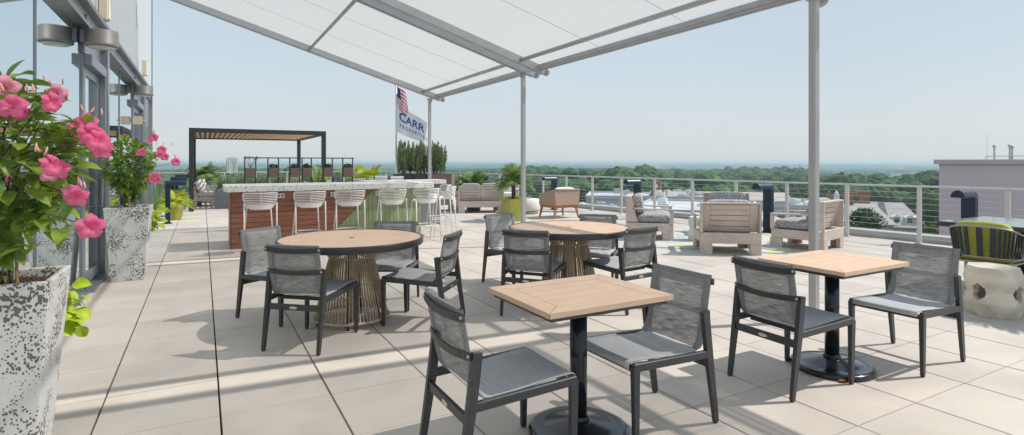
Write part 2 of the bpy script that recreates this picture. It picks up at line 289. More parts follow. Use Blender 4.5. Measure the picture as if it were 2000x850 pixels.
# ------------------------------------------------------------------ mesh builder
class MB:
    def __init__(s): s.v = []; s.f = []; s.sm = []; s.mi = []; s.fix = True
    def add(s, vs, fs, smooth=False, mi=0):
        o = len(s.v); s.v.extend([tuple(v) for v in vs])
        for f in fs: s.f.append(tuple(i + o for i in f)); s.sm.append(smooth); s.mi.append(mi)
    def box(s, c, d, b=0, rot=None, mi=0):
        h = [x / 2 for x in d]; b = min(b, min(h) * .9); vs = []; fs = []
        if b <= 0:
            for sx in (-1,1):
                for sy in (-1,1):
                    for sz in (-1,1): vs.append(Vector((sx*h[0], sy*h[1], sz*h[2])))
            fs = [(0,1,3,2),(4,6,7,5),(0,4,5,1),(2,3,7,6),(0,2,6,4),(1,5,7,3)]
        else:
            idx = {}
            for sg in [(x,y,z) for x in (-1,1) for y in (-1,1) for z in (-1,1)]:
                for a in range(3):
                    idx[(sg, a)] = len(vs)
                    vs.append(Vector([sg[i] * (h[i] if i == a else h[i] - b) for i in range(3)]))
            def sg3(a, sa, bb, sb, c_, sc):
                t = [0,0,0]; t[a] = sa; t[bb] = sb; t[c_] = sc; return tuple(t)
            for a in range(3):
                b1, c1 = (a+1) % 3, (a+2) % 3
                for sa in (-1,1):
                    fs.append([idx[(sg3(a,sa,b1,p,c1,q), a)] for p, q in ((-1,-1),(1,-1),(1,1),(-1,1))])
                for sa in (-1,1):
                    for sb in (-1,1):
                        fs.append([idx[(sg3(a,sa,b1,sb,c1,-1), a)], idx[(sg3(a,sa,b1,sb,c1,1), a)], idx[(sg3(a,sa,b1,sb,c1,1), b1)], idx[(sg3(a,sa,b1,sb,c1,-1), b1)]])
            for sg in [(x,y,z) for x in (-1,1) for y in (-1,1) for z in (-1,1)]: fs.append([idx[(sg,a)] for a in range(3)])
        c = Vector(c)
        if rot is not None: vs = [rot @ v for v in vs]
        s.add([v + c for v in vs], fs, False, mi); return s
    def beam(s, p0, p1, w, h, up=(0,0,1), b=0, mi=0, w1=None, h1=None):
        p0, p1 = Vector(p0), Vector(p1); d = (p1 - p0); L = d.length; d.normalize()
        up = Vector(up); y = up.cross(d)
        if y.length < 1e-5: y = Vector((0,1,0)).cross(d)
        y.normalize(); z = d.cross(y)
        if w1 is None and h1 is None:
            rot = Matrix((d, y, z)).transposed(); return s.box((p0+p1)/2, (L, w, h), b, rot, mi)
        w1 = w1 or w; h1 = h1 or h; vs = []
        for p, a, c in ((p0,w,h),(p1,w1,h1)):
            for sy, sz in ((-1,-1),(1,-1),(1,1),(-1,1)): vs.append(p + y*sy*a/2 + z*sz*c/2)
        s.add(vs, [(0,1,2,3),(7,6,5,4),(0,4,5,1),(1,5,6,2),(2,6,7,3),(3,7,4,0)], False, mi); return s
    def tube(s, pts, r, n=8, caps=True, closed=False, mi=0, flat=None):
        pts = [Vector(p) for p in pts]; k = len(pts); rs = r if isinstance(r, (list, tuple)) else [r]*k
        vs = []; up = None
        for i, p in enumerate(pts):
            if closed: t = pts[(i+1)%k] - pts[i-1]
            else: t = pts[min(i+1,k-1)] - pts[max(i-1,0)]
            t.normalize()
            if up is None:
                up = Vector((0,0,1)) if abs(t.z) < .9 else Vector((1,0,0))
            a = up - t * up.dot(t); a.normalize(); up = a; bb = t.cross(a)
            for j in range(n):
                th = 2*math.pi*j/n; vs.append(p + (a*math.cos(th)*(flat or 1) + bb*math.sin(th))*rs[i])
        fs = []
        rng = range(k) if closed else range(k-1)
        for i in rng:
            i2 = (i+1) % k
            for j in range(n): fs.append((i*n+j, i*n+(j+1)%n, i2*n+(j+1)%n, i2*n+j))
        if caps and not closed: fs.append(tuple(range(n-1,-1,-1))); fs.append(tuple((k-1)*n+j for j in range(n)))
        s.add(vs, fs, True, mi); return s
    def lathe(s, prof, c=(0,0,0), n=32, capb=True, capt=True, mi=0, smooth=True, wob=None):
        vs = []; c = Vector(c)
        for (r, z) in prof:
            for j in range(n):
                th = 2*math.pi*j/n; rr = r * (wob(th, z) if wob else 1); vs.append(c + Vector((rr*math.cos(th), rr*math.sin(th), z)))
        fs = []
        for i in range(len(prof)-1):
            for j in range(n): fs.append((i*n+j, i*n+(j+1)%n, (i+1)*n+(j+1)%n, (i+1)*n+j))
        s.add(vs, fs, smooth, mi)
        o = len(s.v) - len(vs)
        if capb: s.f.append(tuple(o+j for j in range(n-1,-1,-1))); s.sm.append(False); s.mi.append(mi)
        if capt: s.f.append(tuple(o+(len(prof)-1)*n+j for j in range(n))); s.sm.append(False); s.mi.append(mi)
        return s
    def grid(s, fn, nu, nv, smooth=True, mi=0, mif=None):
        vs = [fn(i/nu, j/nv) for i in range(nu+1) for j in range(nv+1)]
        o = len(s.v); s.v.extend([tuple(v) for v in vs])
        for i in range(nu):
            for j in range(nv):
                s.f.append((o+i*(nv+1)+j, o+(i+1)*(nv+1)+j, o+(i+1)*(nv+1)+j+1, o+i*(nv+1)+j+1)); s.sm.append(smooth)
                s.mi.append(mif(i, j) if mif else mi)
        return s
    def frustum(s, c, b, t, h, mi=0):   # tapered box: bottom (bx,by), top (tx,ty), base at c
        c = Vector(c); vs = []
        for (w, d), z in ((b,0),(t,h)):
            for sx, sy in ((-1,-1),(1,-1),(1,1),(-1,1)): vs.append(c + Vector((sx*w/2, sy*d/2, z)))
        s.add(vs, [(3,2,1,0),(4,5,6,7),(0,1,5,4),(1,2,6,5),(2,3,7,6),(3,0,4,7)], False, mi); return s
    def prism(s, poly, axis, a0, a1, mi=0, smooth=False):   # poly in the two other axes
        n = len(poly); vs = []
        for a in (a0, a1):
            for (p, q) in poly:
                vs.append({'x': (a,p,q), 'y': (p,a,q), 'z': (p,q,a)}[axis])
        fs = [tuple(range(n)), tuple(range(2*n-1, n-1, -1))] + [(i, (i+1)%n, n+(i+1)%n, n+i) for i in range(n)]
        s.add(vs, fs, smooth, mi); return s
    def build(s, name, m, parent=None, loc=None, rot=None, recalc=True):
        me = bpy.data.meshes.new(name); me.from_pydata([tuple(v) for v in s.v], [], s.f)
        ms = m if isinstance(m, (list, tuple)) else [m]
        for x in ms: me.materials.append(M[x] if isinstance(x, str) else x)
        me.polygons.foreach_set('use_smooth', s.sm); me.polygons.foreach_set('material_index', s.mi)
        if recalc and len(s.f) < 60000:
            bm = bmesh.new(); bm.from_mesh(me); bmesh.ops.recalc_face_normals(bm, faces=bm.faces); bm.to_mesh(me); bm.free()
        me.update()
        o = bpy.data.objects.new(name, me); col.objects.link(o)
        if parent is not None: o.parent = parent
        if loc is not None: o.location = loc
        if rot is not None: o.rotation_euler = rot
        return o

def tag(o, label=None, cat=None, group=None, kind=None):
    if label: o['label'] = label
    if cat: o['category'] = cat
    if group: o['group'] = group
    if kind: o['kind'] = kind
    return o
def thing(name, label, cat, loc=(0,0,0), rz=0, group=None):
    o = bpy.data.objects.new(name, None); col.objects.link(o); o.location = loc; o.rotation_euler = (0,0,rz)
    o.empty_display_size = .1
    return tag(o, label, cat, group)
def copy_tree(o, parent=None):
    c = o.copy(); col.objects.link(c)
    if parent is not None: c.parent = parent
    for ch in [x for x in o.children]: copy_tree(ch, c)
    return c
def cw(r, d): return (SA*d + CA*r, CA*d - SA*r)
def pw(px, d): return cw((px-CX)/F*d, d)
def zy(y, d): return CAMZ - (y-HY)/F*d
rng = random.Random(7)
M['rail_pale'] = mat('railing_pale_metal', (.62,.60,.57), .45, .1, .05, 4)
PI = math.pi
# ================================================================== terrace floor
def rail_x(y): return 11.22 - .098*(y - 4) if y < 17 else 11.22 - .098*13 - .22*(y - 17)
FX = -1.17; YEND = 27.3
def floor():
    P = .6095; x0, y0 = .089, 1.755
    vs = []; fs = []; tint = []
    for i in range(-6, 22):
        for j in range(-16, 44):
            xa, ya = x0 + i*P, y0 + j*P; xb, yb = xa+P, ya+P
            if ya > YEND or ya < -7: continue
            if yb < 16.3 and xa < FX: xa = FX
            if xb <= FX and yb < 16.3: continue
            if xb < -1.75: continue
            lim = rail_x((ya+yb)/2) + .25
            if xa > lim: continue
            xb = min(xb, lim)
            if xb - xa < .03: continue
            gx, gy = .0048, .0026; o = len(vs)
            dz = rng.uniform(-.0012, .0012)
            q = [(xa+gx,ya+gy),(xb-gx,ya+gy),(xb-gx,yb-gy),(xa+gx,yb-gy)]
            c = ((xa+xb)/2, (ya+yb)/2)
            for (x, y) in q: vs.append((x, y, -.004+dz))
            for (x, y) in q: vs.append((x + (c[0]-x)*.006, y + (c[1]-y)*.006, dz))
            for (x, y) in q: vs.append((x, y, -.03))
            fs += [(o+4,o+5,o+6,o+7)] + [(o+k,o+(k+1)%4,o+4+(k+1)%4,o+4+k) for k in range(4)] + [(o+8+k,o+8+(k+1)%4,o+(k+1)%4,o+k) for k in range(4)]
            tint += [rng.gauss(1, .032)]*12
    me = bpy.data.meshes.new('terrace_floor'); me.from_pydata(vs, [], fs); me.materials.append(M['paver'])
    a = me.attributes.new('tint', 'FLOAT', 'POINT'); a.data.foreach_set('value', tint)
    o = bpy.data.objects.new('terrace_floor', me); col.objects.link(o); tag(o, kind='structure')
    b = MB(); b.prism([(FX-6, -8), (12.1, -8), (rail_x(4)+.55, 4), (rail_x(17)+.55, 17), (rail_x(27)+.55, 28), (FX-6, 28)], 'z', -.5, -.031)
    tag(b.build('roof_slab', 'slab'), kind='structure')
floor()
# building body under the terrace
b = MB(); b.prism([(FX-14, -14), (12.2, -14), (rail_x(4)+.45, 4), (rail_x(17)+.45, 17), (rail_x(27)+.45, 28), (FX-14, 28)], 'z', -22, -.52)
t = b.build('terrace_building', 'brickwall'); tag(t, 'brick building body underneath the paved roof terrace', 'building')
# parapet coping + gravel strip outside the rail
b = MB()
ys = [-7, 4, 17, 27.4]
for a0, a1 in zip(ys[:-1], ys[1:]):
    p0, p1 = (rail_x(a0)+.42, a0, .05), (rail_x(a1)+.42, a1, .05); b.beam(p0, p1, .30, .16, b=.01)
b.beam((rail_x(27.4)+.5, 27.75, .05), (-2.2, 27.75, .05), .3, .16, b=.01)
tag(b.build('parapet_coping', 'coping'), 'low grey parapet coping running outside the cable railing', 'parapet')

# ================================================================== facade
def facade():
    t = thing('glass_facade', 'reflective glass wall with grey metal framing along the left side', 'glass wall', (FX, 0, 0))
    Y0, Y1 = -7.0, 16.8
    X = 0.0
    joints = [Y0, -3, .5, 3.3, 5.70, 7.62, 8.80, 10.8, 12.7, 14.0, 15.4, Y1]
    doors = {(7.62, 8.80), (12.7, 14.0)}
    for a, c in zip(joints[:-1], joints[1:]):
        if (a, c) in doors:
            # recessed door with frame
            d = MB(); fw = .11
            d.box((.0, a+.02, 1.33), (.05, .04, 2.62), .003); d.box((.03, c-fw/2, 1.33), (.13, fw, 2.62), .006)
            d.box((.033, (a+.04+c-fw)/2, 2.64-.06), (.13, c-a-fw-.046, .12), .006)
            d.box((.04, (a+.04+c-fw)/2, .02), (.16, c-a-fw-.046, .036))
            fr = d.build('door_frame', 'fac_frame', t)
            d = MB(); sw = .09; ya, yb = a+.052, c-fw-.012
            for y in (ya+sw/2, yb-sw/2): d.box((.0, y, 1.29), (.05, sw, 2.46), .004)
            d.box((.0, (ya+yb)/2, .12), (.05, yb-ya-2*sw-.002, .14), .004); d.box((0, (ya+yb)/2, 2.47), (.05, yb-ya-2*sw-.002, .10), .004)
            dr = d.build('door', 'fac_frame', t)
            d = MB(); d.box((0, (ya+yb)/2, 1.305), (.012, yb-ya-2*sw+.01, 2.24)); d.build('pane', 'glass', dr)
            d = MB(); d.tube([(.03, yb-.12, .9),(.08, yb-.12, .9),(.08, yb-.12, 1.25),(.03, yb-.12, 1.25)], .011, 8); d.build('handle', 'silver', dr)
            d = MB(); d.box((.012, (a+c)/2, 2.775), (.05, c-a-.02, .26)); d.build('transom_panel', 'fac_frame', t)
        else:
            d = MB(); d.box((0, (a+c)/2, 1.46), (.014, c-a-.012, 2.90)); d.build('glass_panel', 'glass', t)
    for y in (5.70, 10.8, 3.3):
        d = MB(); d.box((.008, y, 1.46), (.02, .012, 2.9)); d.build('glass_joint', 'fac_frame', t)
    for y in (8.875, 14.075):
        d = MB(); d.box((.03, y, 1.45), (.15, .14, 2.9), .005); d.build('mullion', 'fac_frame', t)
    d = MB(); d.box((.02, 14.8, 1.45), (.10, 1.26, 2.9), .005); d.build('metal_panel', 'fac_dark', t)
    d = MB(); d.box((.0, Y1-.02, 2.88), (.12, .05, 5.76), .004); d.build('corner_mullion', 'fac_frame', t)
    d = MB(); d.box((.03, (Y0+Y1)/2, .012), (.10, Y1-Y0, .022)); d.build('sill', 'silver', t)
    # beam (channel section)
    d = MB(); d.prism([(-.02,2.90),(.105,2.90),(.105,2.94),(.06,2.955),(.06,3.10),(.13,3.11),(.13,3.16),(-.02,3.16)], 'y', Y0, 15.45)
    d.build('fascia_beam', 'fac_dark', t)
    d = MB(); d.box((.0, (Y0+9.75)/2, 4.47), (.03, 9.75-Y0, 2.6)); d.build('upper_panel', 'ribbed', t)
    # ribbed panels
    d = MB()
    def fn(u, v):
        y = 9.76 + u*(16.76-9.76); return (.02 + .03*math.cos(y*2*PI/.23), y, 3.165 + v*2.6)
    d.grid(fn, 400, 1); d.build('ribbed_cladding', 'ribbed', t)
    d = MB(); d.box((-.02, (Y0+Y1)/2, 5.8), (.3, Y1-Y0, .1), .01); d.build('roof_edge', 'fac_frame', t)
    # interior behind glass
    d = MB(); d.box((-4.2, (Y0+Y1)/2, 2.4), (.1, Y1-Y0, 4.8)); d.box((-2.1, Y1-.15, 2.4), (4.1, .1, 4.8)); d.box((-2.1, Y0, 2.4), (4.1, .1, 4.8)); d.box((-2.15, (Y0+Y1)/2, 4.95), (4.3, Y1-Y0, .1)); d.box((-2.1, (Y0+Y1)/2, 0.02), (4.1, Y1-Y0, .04))
    d.build('interior_shell', 'interior', t)
facade()
def wall_lamp(y, z, lab):
    t = thing('wall_lamp', lab, 'wall lamp', (FX+.205, y, z), 0, 'round grey wall lamps on the facade')
    b = MB(); b.lathe([(.148,-.085),(.155,-.08),(.155,-.055),(.152,-.052),(.152,.08),(.145,.09)], n=40); b.build('shade', 'lamp_grey', t)
    b = MB(); b.lathe([(.135,-.088),(.11,-.104),(.0,-.112)], n=32, capt=False); b.build('lens', 'lens_glass', t)
    b = MB(); b.box((-.165,0,.02), (.05,.1,.14), .006); b.beam((-.165,0,.08),(-.14,0,.25), .05,.04); b.build('bracket', 'fac_dark', t)
wall_lamp(7.52, 2.79, 'large drum wall lamp above the nearer glass door')
wall_lamp(12.45, 2.78, 'small looking drum wall lamp above the farther glass door')
def speaker(y, z, lab):
    t = thing('wall_speaker', lab, 'speaker', (FX+.07, y, z), 0, 'cream speakers above the facade beam')
    b = MB(); b.box((0,0,0), (.10,.15,.34), .012); b.build('housing', 'cream', t)
    b = MB(); b.box((.056,0,0), (.014,.12,.30), .004); b.build('grille', 'white_trim', t)
speaker(8.75, 3.42, 'cream box speaker above the large drum wall lamp')
speaker(14.3, 3.47, 'cream box speaker above the farther wall lamp')
t = thing('door_sensor', 'beige double box fixture mounted on the glass below the farther lamp', 'sensor', (FX, 12.55, 2.23))
b = MB(); b.box((.10,0,0), (.15,.09,.15), .01); b.build('housing', 'cream', t)
b = MB(); b.tube([(.17,0,0),(.24,0,0)], .018, 10); b.tube([(.0,0,0),(.04,0,0)], .03, 10); b.build('nozzle', 'cream', t)

# ================================================================== awnings
AX0, AX1 = FX + .05, 5.08
def az(x): return 4.91 - .2985*(x + 1.12)
ROT = lambda: None
def awning(ya, yb, lab, tube_x=2.07, ext=.03):
    t = thing('awning', lab, 'awning', (FX, ya, 0), 0, 'white retractable awnings over the terrace')
    o = lambda x, y, z: (x - FX, y - ya, z)
    # fabric thin slab, slight sag
    b = MB()
    def fn(k):
        def g(u, v):
            x = AX0 + u*(AX1-AX0); y = ya - .03 + v*(yb-ya+.03+ext)
            sag = -.03*math.sin(PI*v)*math.sin(PI*u)
            edge = 0.02*(1-min(1, abs(v-.5)*2))
            return o(x, y, az(x)+.085+sag+edge+k)
        return g
    b.grid(fn(0), 30, 14); b.build('fabric', 'awning', t)
    for q in (1/3, 2/3):
        b = MB(); y = ya + (yb-ya)*q
        for k in range(12):
            xa = AX0 + (AX1-AX0)*k/12; xb = AX0 + (AX1-AX0)*(k+1)/12
            s = lambda x: -.03*math.sin(PI*q)*math.sin(PI*(x-AX0)/(AX1-AX0)) + .02*(1-abs(q-.5)*2)
            b.beam(o(xa, y, az(xa)+.078+s(xa)), o(xb, y, az(xb)+.078+s(xb)), .007, .003)
        b.build('seam', 'rail_grey', t)
    for y in (ya+.035, yb-.035):
        b = MB(); b.beam(o(AX0, y, az(AX0)), o(5.2, y, az(5.2)), .07, .13, b=.006); b.beam(o(AX0, y, az(AX0)-.078), o(5.12, y, az(5.12)-.078), .04, .02)
        r = b.build('side_rail', 'rail_grey', t)
        b = MB(); b.tube([o(5.2, y, az(5.2)), o(5.245, y, az(5.245))], .075, 16); b.build('end_cap', 'post', r)
    b = MB(); b.tube([o(4.70, ya+.07, az(4.70)), o(4.70, yb-.07, az(4.70))], .034, 12); b.build('front_tube', 'rail_grey', t)
    b = MB()
    for k, dx in enumerate((0, .045, .085)):
        b.box(o(5.03+dx, (ya+yb)/2, az(5.03+dx)+.02-k*.012), (.028, yb-ya-.15, .05 - .008*k), .004)
    b.build('front_profile', 'rail_grey', t)
    b = MB(); b.tube([o(tube_x, ya+.07, az(tube_x)), o(tube_x, yb-.07, az(tube_x))], .03, 12); b.build('cross_tube', 'rail_grey', t)
    b = MB(); b.tube([o(FX+.14, ya-.02, az(FX)+.02), o(FX+.14, yb+.02, az(FX)+.02)], .10, 20); b.build('roller_housing', 'post', t)
    # white fabric valance folded over the outer edge
    return t
awning(8.48, 12.98, 'white fabric awning bay farthest from the camera, above the bar', ext=.17)
awning(3.24, 8.22, 'white fabric awning bay overhead in the middle of the picture')
awning(-2.2, 2.98, 'white fabric awning bay nearest the camera, mostly out of the picture')
def post(y, lab, w=.068):
    t = thing('awning_post', lab, 'post', (4.85, y, 0), 0, 'grey posts carrying the awning front')
    b = MB(); b.box((0,0,1.50), (w,w,2.98), .006); b.build('shaft', 'post', t)
    b = MB(); b.box((0,0,.006), (w*1.9,w*1.9,.012), .002); b.build('base_plate', 'post', t)
    b = MB(); b.box((0,0,2.996), (.13,.34 if y > 3.5 and y < 12 else .16,.012)); b.box((0,.03 if y < 12 else -.03,2.95), (.10,.05,.06)); b.build('cap_bracket', 'post', t)
    return t
post(3.10, 'tall light grey awning post closest to the camera, behind the right square table', .068)
post(8.35, 'slim grey awning post behind the second round table')
post(12.90, 'slim grey awning post in front of the clipped junipers')
b = MB(); b.beam((4.85,3.05,2.96), (4.45,2.9,3.22), .03,.04); t = b.build('brace', 'post')
t.parent = [o for o in bpy.data.objects if o.name.startswith('awning_post')][0]; t.location = (-4.85, -3.10, 0)

# ================================================================== railings
def railing(pts, posts, lab, glass=False, H=1.02):
    t = thing('cable_railing' if not glass else 'glass_railing', lab, 'railing', (pts[0][0], pts[0][1], 0))
    o = Vector((pts[0][0], pts[0][1], 0))
    seg = [(Vector((*a,0))-o, Vector((*c,0))-o) for a, c in zip(pts[:-1], pts[1:])]
    b = MB()
    for a, c in seg: b.beam(a+Vector((0,0,H)), c+Vector((0,0,H)), .055, .035, b=.008)
    b.build('top_rail', 'rail_pale', t)
    if not glass:
        b = MB()
        for k in range(9):
            z = .10 + k*.101
            for a, c in seg: b.tube([a+Vector((0,0,z)), c+Vector((0,0,z))], .0036, 5, caps=False)
        b.build('cables', 'silver', t)
    else:
        b = MB()
        for a, c in seg: b.beam(a+Vector((0,0,H*.5)), c+Vector((0,0,H*.5)), .014, H-.04)
        b.build('glass_panels', 'clear', t)
    me = None
    for p in posts:
        if me is None:
            b = MB(); b.box((0,0,H/2), (.045,.065,H-.035), .004); b.box((0,0,.01), (.10,.12,.02)); po = b.build('post', 'rail_pale', t); me = po.data
        else: po = bpy.data.objects.new('post', me); col.objects.link(po); po.parent = t
        po.location = (p[0]-o.x, p[1]-o.y, 0)
R0 = [(rail_x(y), y) for y in (-6.0, 17.0, 27.0)]
ps = []; y = -5.65
while y < 27: ps.append((rail_x(y), y)); y += 1.2
railing(R0, ps, 'silver cable railing with square posts along the right side of the terrace')
railing([(-1.7, 27.05), (rail_x(27), 27.05)], [(-1.7+1.26*k, 27.05) for k in range(9)], 'silver cable railing across the far end of the terrace')
railing([(-1.7, 16.3), (-1.7, 27.0)], [(-1.7, 16.4+1.5*k) for k in range(8)], 'glass panel railing beyond the end of the glass wall', True)

# ================================================================== pergola
def pergola():
    X0, X1, Y0, Y1, Z = -.29, 3.47, 19.0, 24.4, 2.47; w = .13
    t = thing('pergola', 'dark steel pergola with tan slatted roof behind the bar', 'pergola', (X0, Y0, 0))
    for x, y in ((X0,Y0),(X1,Y0),(X0,Y1),(X1,Y1)):
        b = MB(); b.box((x-X0, y-Y0, (Z-.13)/2), (w,w,Z-.13), .005); b.build('post', 'pergola', t)
    b = MB()
    for y in (Y0, Y1): b.box(((X1-X0)/2, y-Y0, Z-.065), (X1-X0+w, w, .13), .005)
    for x in (X0, X1): b.box((x-X0, (Y1-Y0)/2, Z-.065), (w, Y1-Y0-w-.002, .13), .005)
    b.build('roof_frame', 'pergola', t)
    b = MB(); k = 0; x = X0 + .14
    while x < X1 - .1:
        b.box((x-X0, (Y1-Y0)/2, Z-.075), (.08, Y1-Y0-w-.004, .022)); x += .15
    b.build('roof_slats', 'pergola_wood', t)
    b = MB()
    for q in range(1, 9): b.box(((X1-X0)/2, q*(Y1-Y0)/9, Z-.025), (X1-X0-w-.004, .05, .03))
    b.build('cross_bars', 'pergola', t)
pergola()
# ================================================================== sling chair
def make_chair():
    t = thing('dining_chair', 'x', 'chair')
    prof = [(.298,.400),(.299,.425),(.285,.437),(.24,.438),(.10,.428),(-.06,.414),(-.155,.412),(-.20,.425),(-.225,.455),(-.238,.50),(-.255,.58),(-.275,.70),(-.298,.815)]
    # smooth resample
    P = [Vector((x,0,z)) for x, z in prof]
    def cr(p0,p1,p2,p3,t_): return .5*((2*p1)+(-p0+p2)*t_+(2*p0-5*p1+4*p2-p3)*t_**2+(-p0+3*p1-3*p2+p3)*t_**3)
    path = []
    for i in range(len(P)-1):
        a = P[max(i-1,0)]; d = P[min(i+2,len(P)-1)]
        for k in range(3): path.append(cr(a,P[i],P[i+1],d,k/3))
    path.append(P[-1]); n = len(path)-1
    def pt(u, y, off):
        i = u; p = path[i]; tg = (path[min(i+1,n)] - path[max(i-1,0)]).normalized(); nm = Vector((tg.z, 0, -tg.x))
        return Vector((p.x, y, p.z)) + nm*off
    W_ = .212
    # split seat/back at index where z rises
    sp = next(i for i, p in enumerate(path) if p.x < -.20)
    def slab(i0, i1, y0, y1, ny, th, sag, name, m):
        b = MB(); nu = i1-i0
        def g(off):
            def f(u, v):
                i = i0 + round(u*nu); y = y0 + (y1-y0)*v
                s = -sag*(1-(y/.23)**2)
                return pt(i, y, off + s)
            return f
        b.grid(g(0), nu, ny); o1 = len(b.v); b.grid(g(-th), nu, ny)
        m_ = ny+1
        for i in range(nu):
            for e in (0, ny): b.f.append((i*m_+e,(i+1)*m_+e,o1+(i+1)*m_+e,o1+i*m_+e)); b.sm.append(False); b.mi.append(0)
        for j in range(ny):
            for e in (0, nu): b.f.append((e*m_+j,e*m_+j+1,o1+e*m_+j+1,o1+e*m_+j)); b.sm.append(False); b.mi.append(0)
        return b.build(name, m, t)
    top = n - 1
    slab(0, sp, -W_, W_, 8, .004, .006, 'seat', 'sling_seat')
    slab(sp, top, -W_+.032, W_-.032, 6, .003, -.006, 'backrest', 'sling')
    # hems: sides and top of the back
    b = MB()
    for sy in (-1, 1):
        def f(u, v):
            i = sp + round(u*(n-sp)); th = 2*PI*v
            c = pt(i, sy*(W_-.012), 0); return c + Vector((.009*math.cos(th), 0, .0)) + Vector((0, .024*math.sin(th), 0))
        b.grid(f, n-sp, 10)
    def f(u, v):
        y = -W_+.012 + 2*(W_-.012)*u; k = top-1 + (n-top+1)*1.0
        a, c = pt(top-1, y, .004), pt(n, y, .004); a2, c2 = pt(top-1, y, -.008), pt(n, y, -.008)
        q = [a, c, c2, a2, a][int(round(v*4))]; bow = -.012*(1-(y/W_)**2); return q + Vector((bow*.4, 0, 0))
    b.grid(f, 8, 4, smooth=False); b.build('fabric_hem', 'hem', t)
    # side frame: seat rail, front leg (one piece look), rear leg
    for sy in (-1, 1):
        y = sy*.232
        b = MB(); b.beam((.272,y,.415),(.268,y,0.012), .030,.040, up=(1,0,0), w1=.022, h1=.028); b.box((.268,y,.008),(.02,.02,.016)); b.build('leg', 'frame', t)
        b = MB(); b.beam((-.232,y,.625),(-.262,y,.38), .028,.044, up=(1,0,0)); b.beam((-.262,y,.38),(-.318,y,.012), .028,.044, up=(1,0,0), w1=.022, h1=.03); b.box((-.318,y,.008),(.02,.02,.016)); b.build('leg', 'frame', t)
        b = MB(); b.beam((.286,y,.412),(-.245,y,.392), .027,.042, b=.004); b.build('seat_rail', 'frame', t)
    b = MB(); b.box((.262,0,.396),(.022,.435,.03),.003); b.build('front_apron', 'frame', t)
    b = MB(); b.box((-.13,0,.375),(.022,.435,.028),.003); b.build('cross_rail', 'frame', t)
    b = MB(); b.beam((-.272,-.218,.335),(-.272,.218,.335), .022,.045, b=.003); st = b.build('stretcher', 'frame', t)
    b = MB(); b.prism([(.034*math.cos(a)*(1 if abs(math.cos(a))>.3 else 1), .011*math.sin(a)) for a in [2*PI*k/16 for k in range(16)]], 'x', -.288, -.2835)
    bd = b.build('badge', 'silver', st, loc=(0,0,.335))
    # bowed cross bars behind the back
    for z, bow in ((.612,.030),(.782,.026)):
        b = MB(); xx = {.612:-.262,.782:-.296}[z]; pts = []
        for k in range(13):
            y = -.235 + .47*k/12; pts.append((xx - bow*(1-(y/.235)**2)*1.0, y, z - (.012*(1-(y/.235)**2))))
        for p, q in zip(pts[:-1], pts[1:]): b.beam(p, q, .012, .034)
        cb = b.build('cross_bar', 'frame', t)
        for sy in (-1,1):
            b = MB(); b.tube([(xx-.004, sy*.226, z),(xx-.014, sy*.226, z)], .0075, 8); b.build('bolt', 'silver', cb)
    return t
chair0 = make_chair(); first = [True]
def chair(x, y, deg, label):
    c = chair0 if first[0] else copy_tree(chair0); first[0] = False
    c.location = (x, y, 0); c.rotation_euler = (0,0,R(deg)); tag(c, label, 'chair', 'charcoal sling dining chairs around the tables')
chair(1.262, 2.40, 0, 'dark sling chair in the foreground, left of the nearest square table')
chair(2.165, 2.385, 181, 'dark sling chair in the foreground, right of the nearest square table')
chair(3.43, 2.345, -1.5, 'dark sling chair with its back to the left side of the right square table')
chair(4.50, 2.18, 181, 'dark sling chair on the far right side of the right square table')
chair(.79, 4.74, 49, 'dark sling chair seen from behind at the near left of the first round table')
chair(.65, 5.62, -57, 'pale grey sling chair at the far left of the first round table')
chair(1.67, 5.57, -119, 'dark sling chair half hidden behind the right rear edge of the first round table')
chair(1.75, 4.84, 137, 'dark sling chair seen side on at the right of the first round table')
chair(3.24, 5.78, -80, 'blue grey sunlit sling chair at the far left of the second round table')
chair(2.85, 4.675, 41, 'dark sling chair seen from behind at the near left of the second round table')
chair(3.70, 4.42, 96, 'dark sling chair seen from behind at the near right of the second round table')
chair(3.98, 5.20, -135, 'dark sling chair behind the far right edge of the second round table')

# ================================================================== square tables
def square_table(cx, cy, label, knobs):
    t = thing('square_table', label, 'table', (cx, cy, 0), 0, 'square plank top pedestal tables')
    sx, sy, z = .765, .62, .757; bw = .105
    b = MB(); th = .026; g = .0012
    # mitred border boards
    X, Y = sx/2, sy/2; x, y = X-bw, Y-bw
    for poly in ([(-X,-Y),(X,-Y),(x,-y),(-x,-y)], [(X,-Y),(X,Y),(x,y),(x,-y)], [(X,Y),(-X,Y),(-x,y),(x,y)], [(-X,Y),(-X,-Y),(-x,-y),(-x,y)]):
        c = Vector((sum(p[0] for p in poly)/4, sum(p[1] for p in poly)/4)); pp = [tuple(c + (Vector(p)-c)*(1-.009)) for p in poly]
        b.prism(pp, 'z', z-th, z)
    k = 4; w = 2*y/k
    for i in range(k): b.box((0, -y + w*(i+.5), z-th/2), (2*x-.006, w-.007, th), .0015)
    b.build('tabletop', 'tan_top', t)
    b = MB(); b.box((0,0,z-th-.012), (sx-.05, sy-.05, .022)); b.build('under_frame', 'frame', t)
    b = MB(); b.tube([(0,0,.05),(0,0,.715)], .046, 28); b.tube([(0,0,.05),(0,0,.075)], .06, 28); b.lathe([(.052,.07),(.058,.075),(.058,.09),(.047,.10)], n=28, capb=False, capt=False); b.build('pedestal', 'black_metal', t)
    for a in knobs:
        b = MB(); d = Vector((math.cos(R(a)), math.sin(R(a)), 0)); c = Vector((0,0,.69)); b.tube([c+d*.04, c+d*.075], .007, 8); b.tube([c+d*.07, c+d*.088], .018, 16); b.build('knob', 'black_metal', t)
    b = MB(); b.lathe([(.262,0),(.268,.012),(.264,.032),(.235,.040),(.225,.036),(.17,.048),(.085,.070),(.06,.078)], n=56); b.build('base', 'black_metal', t)
square_table(1.752, 2.43, 'square wooden plank top pedestal table nearest the camera', (-90,))
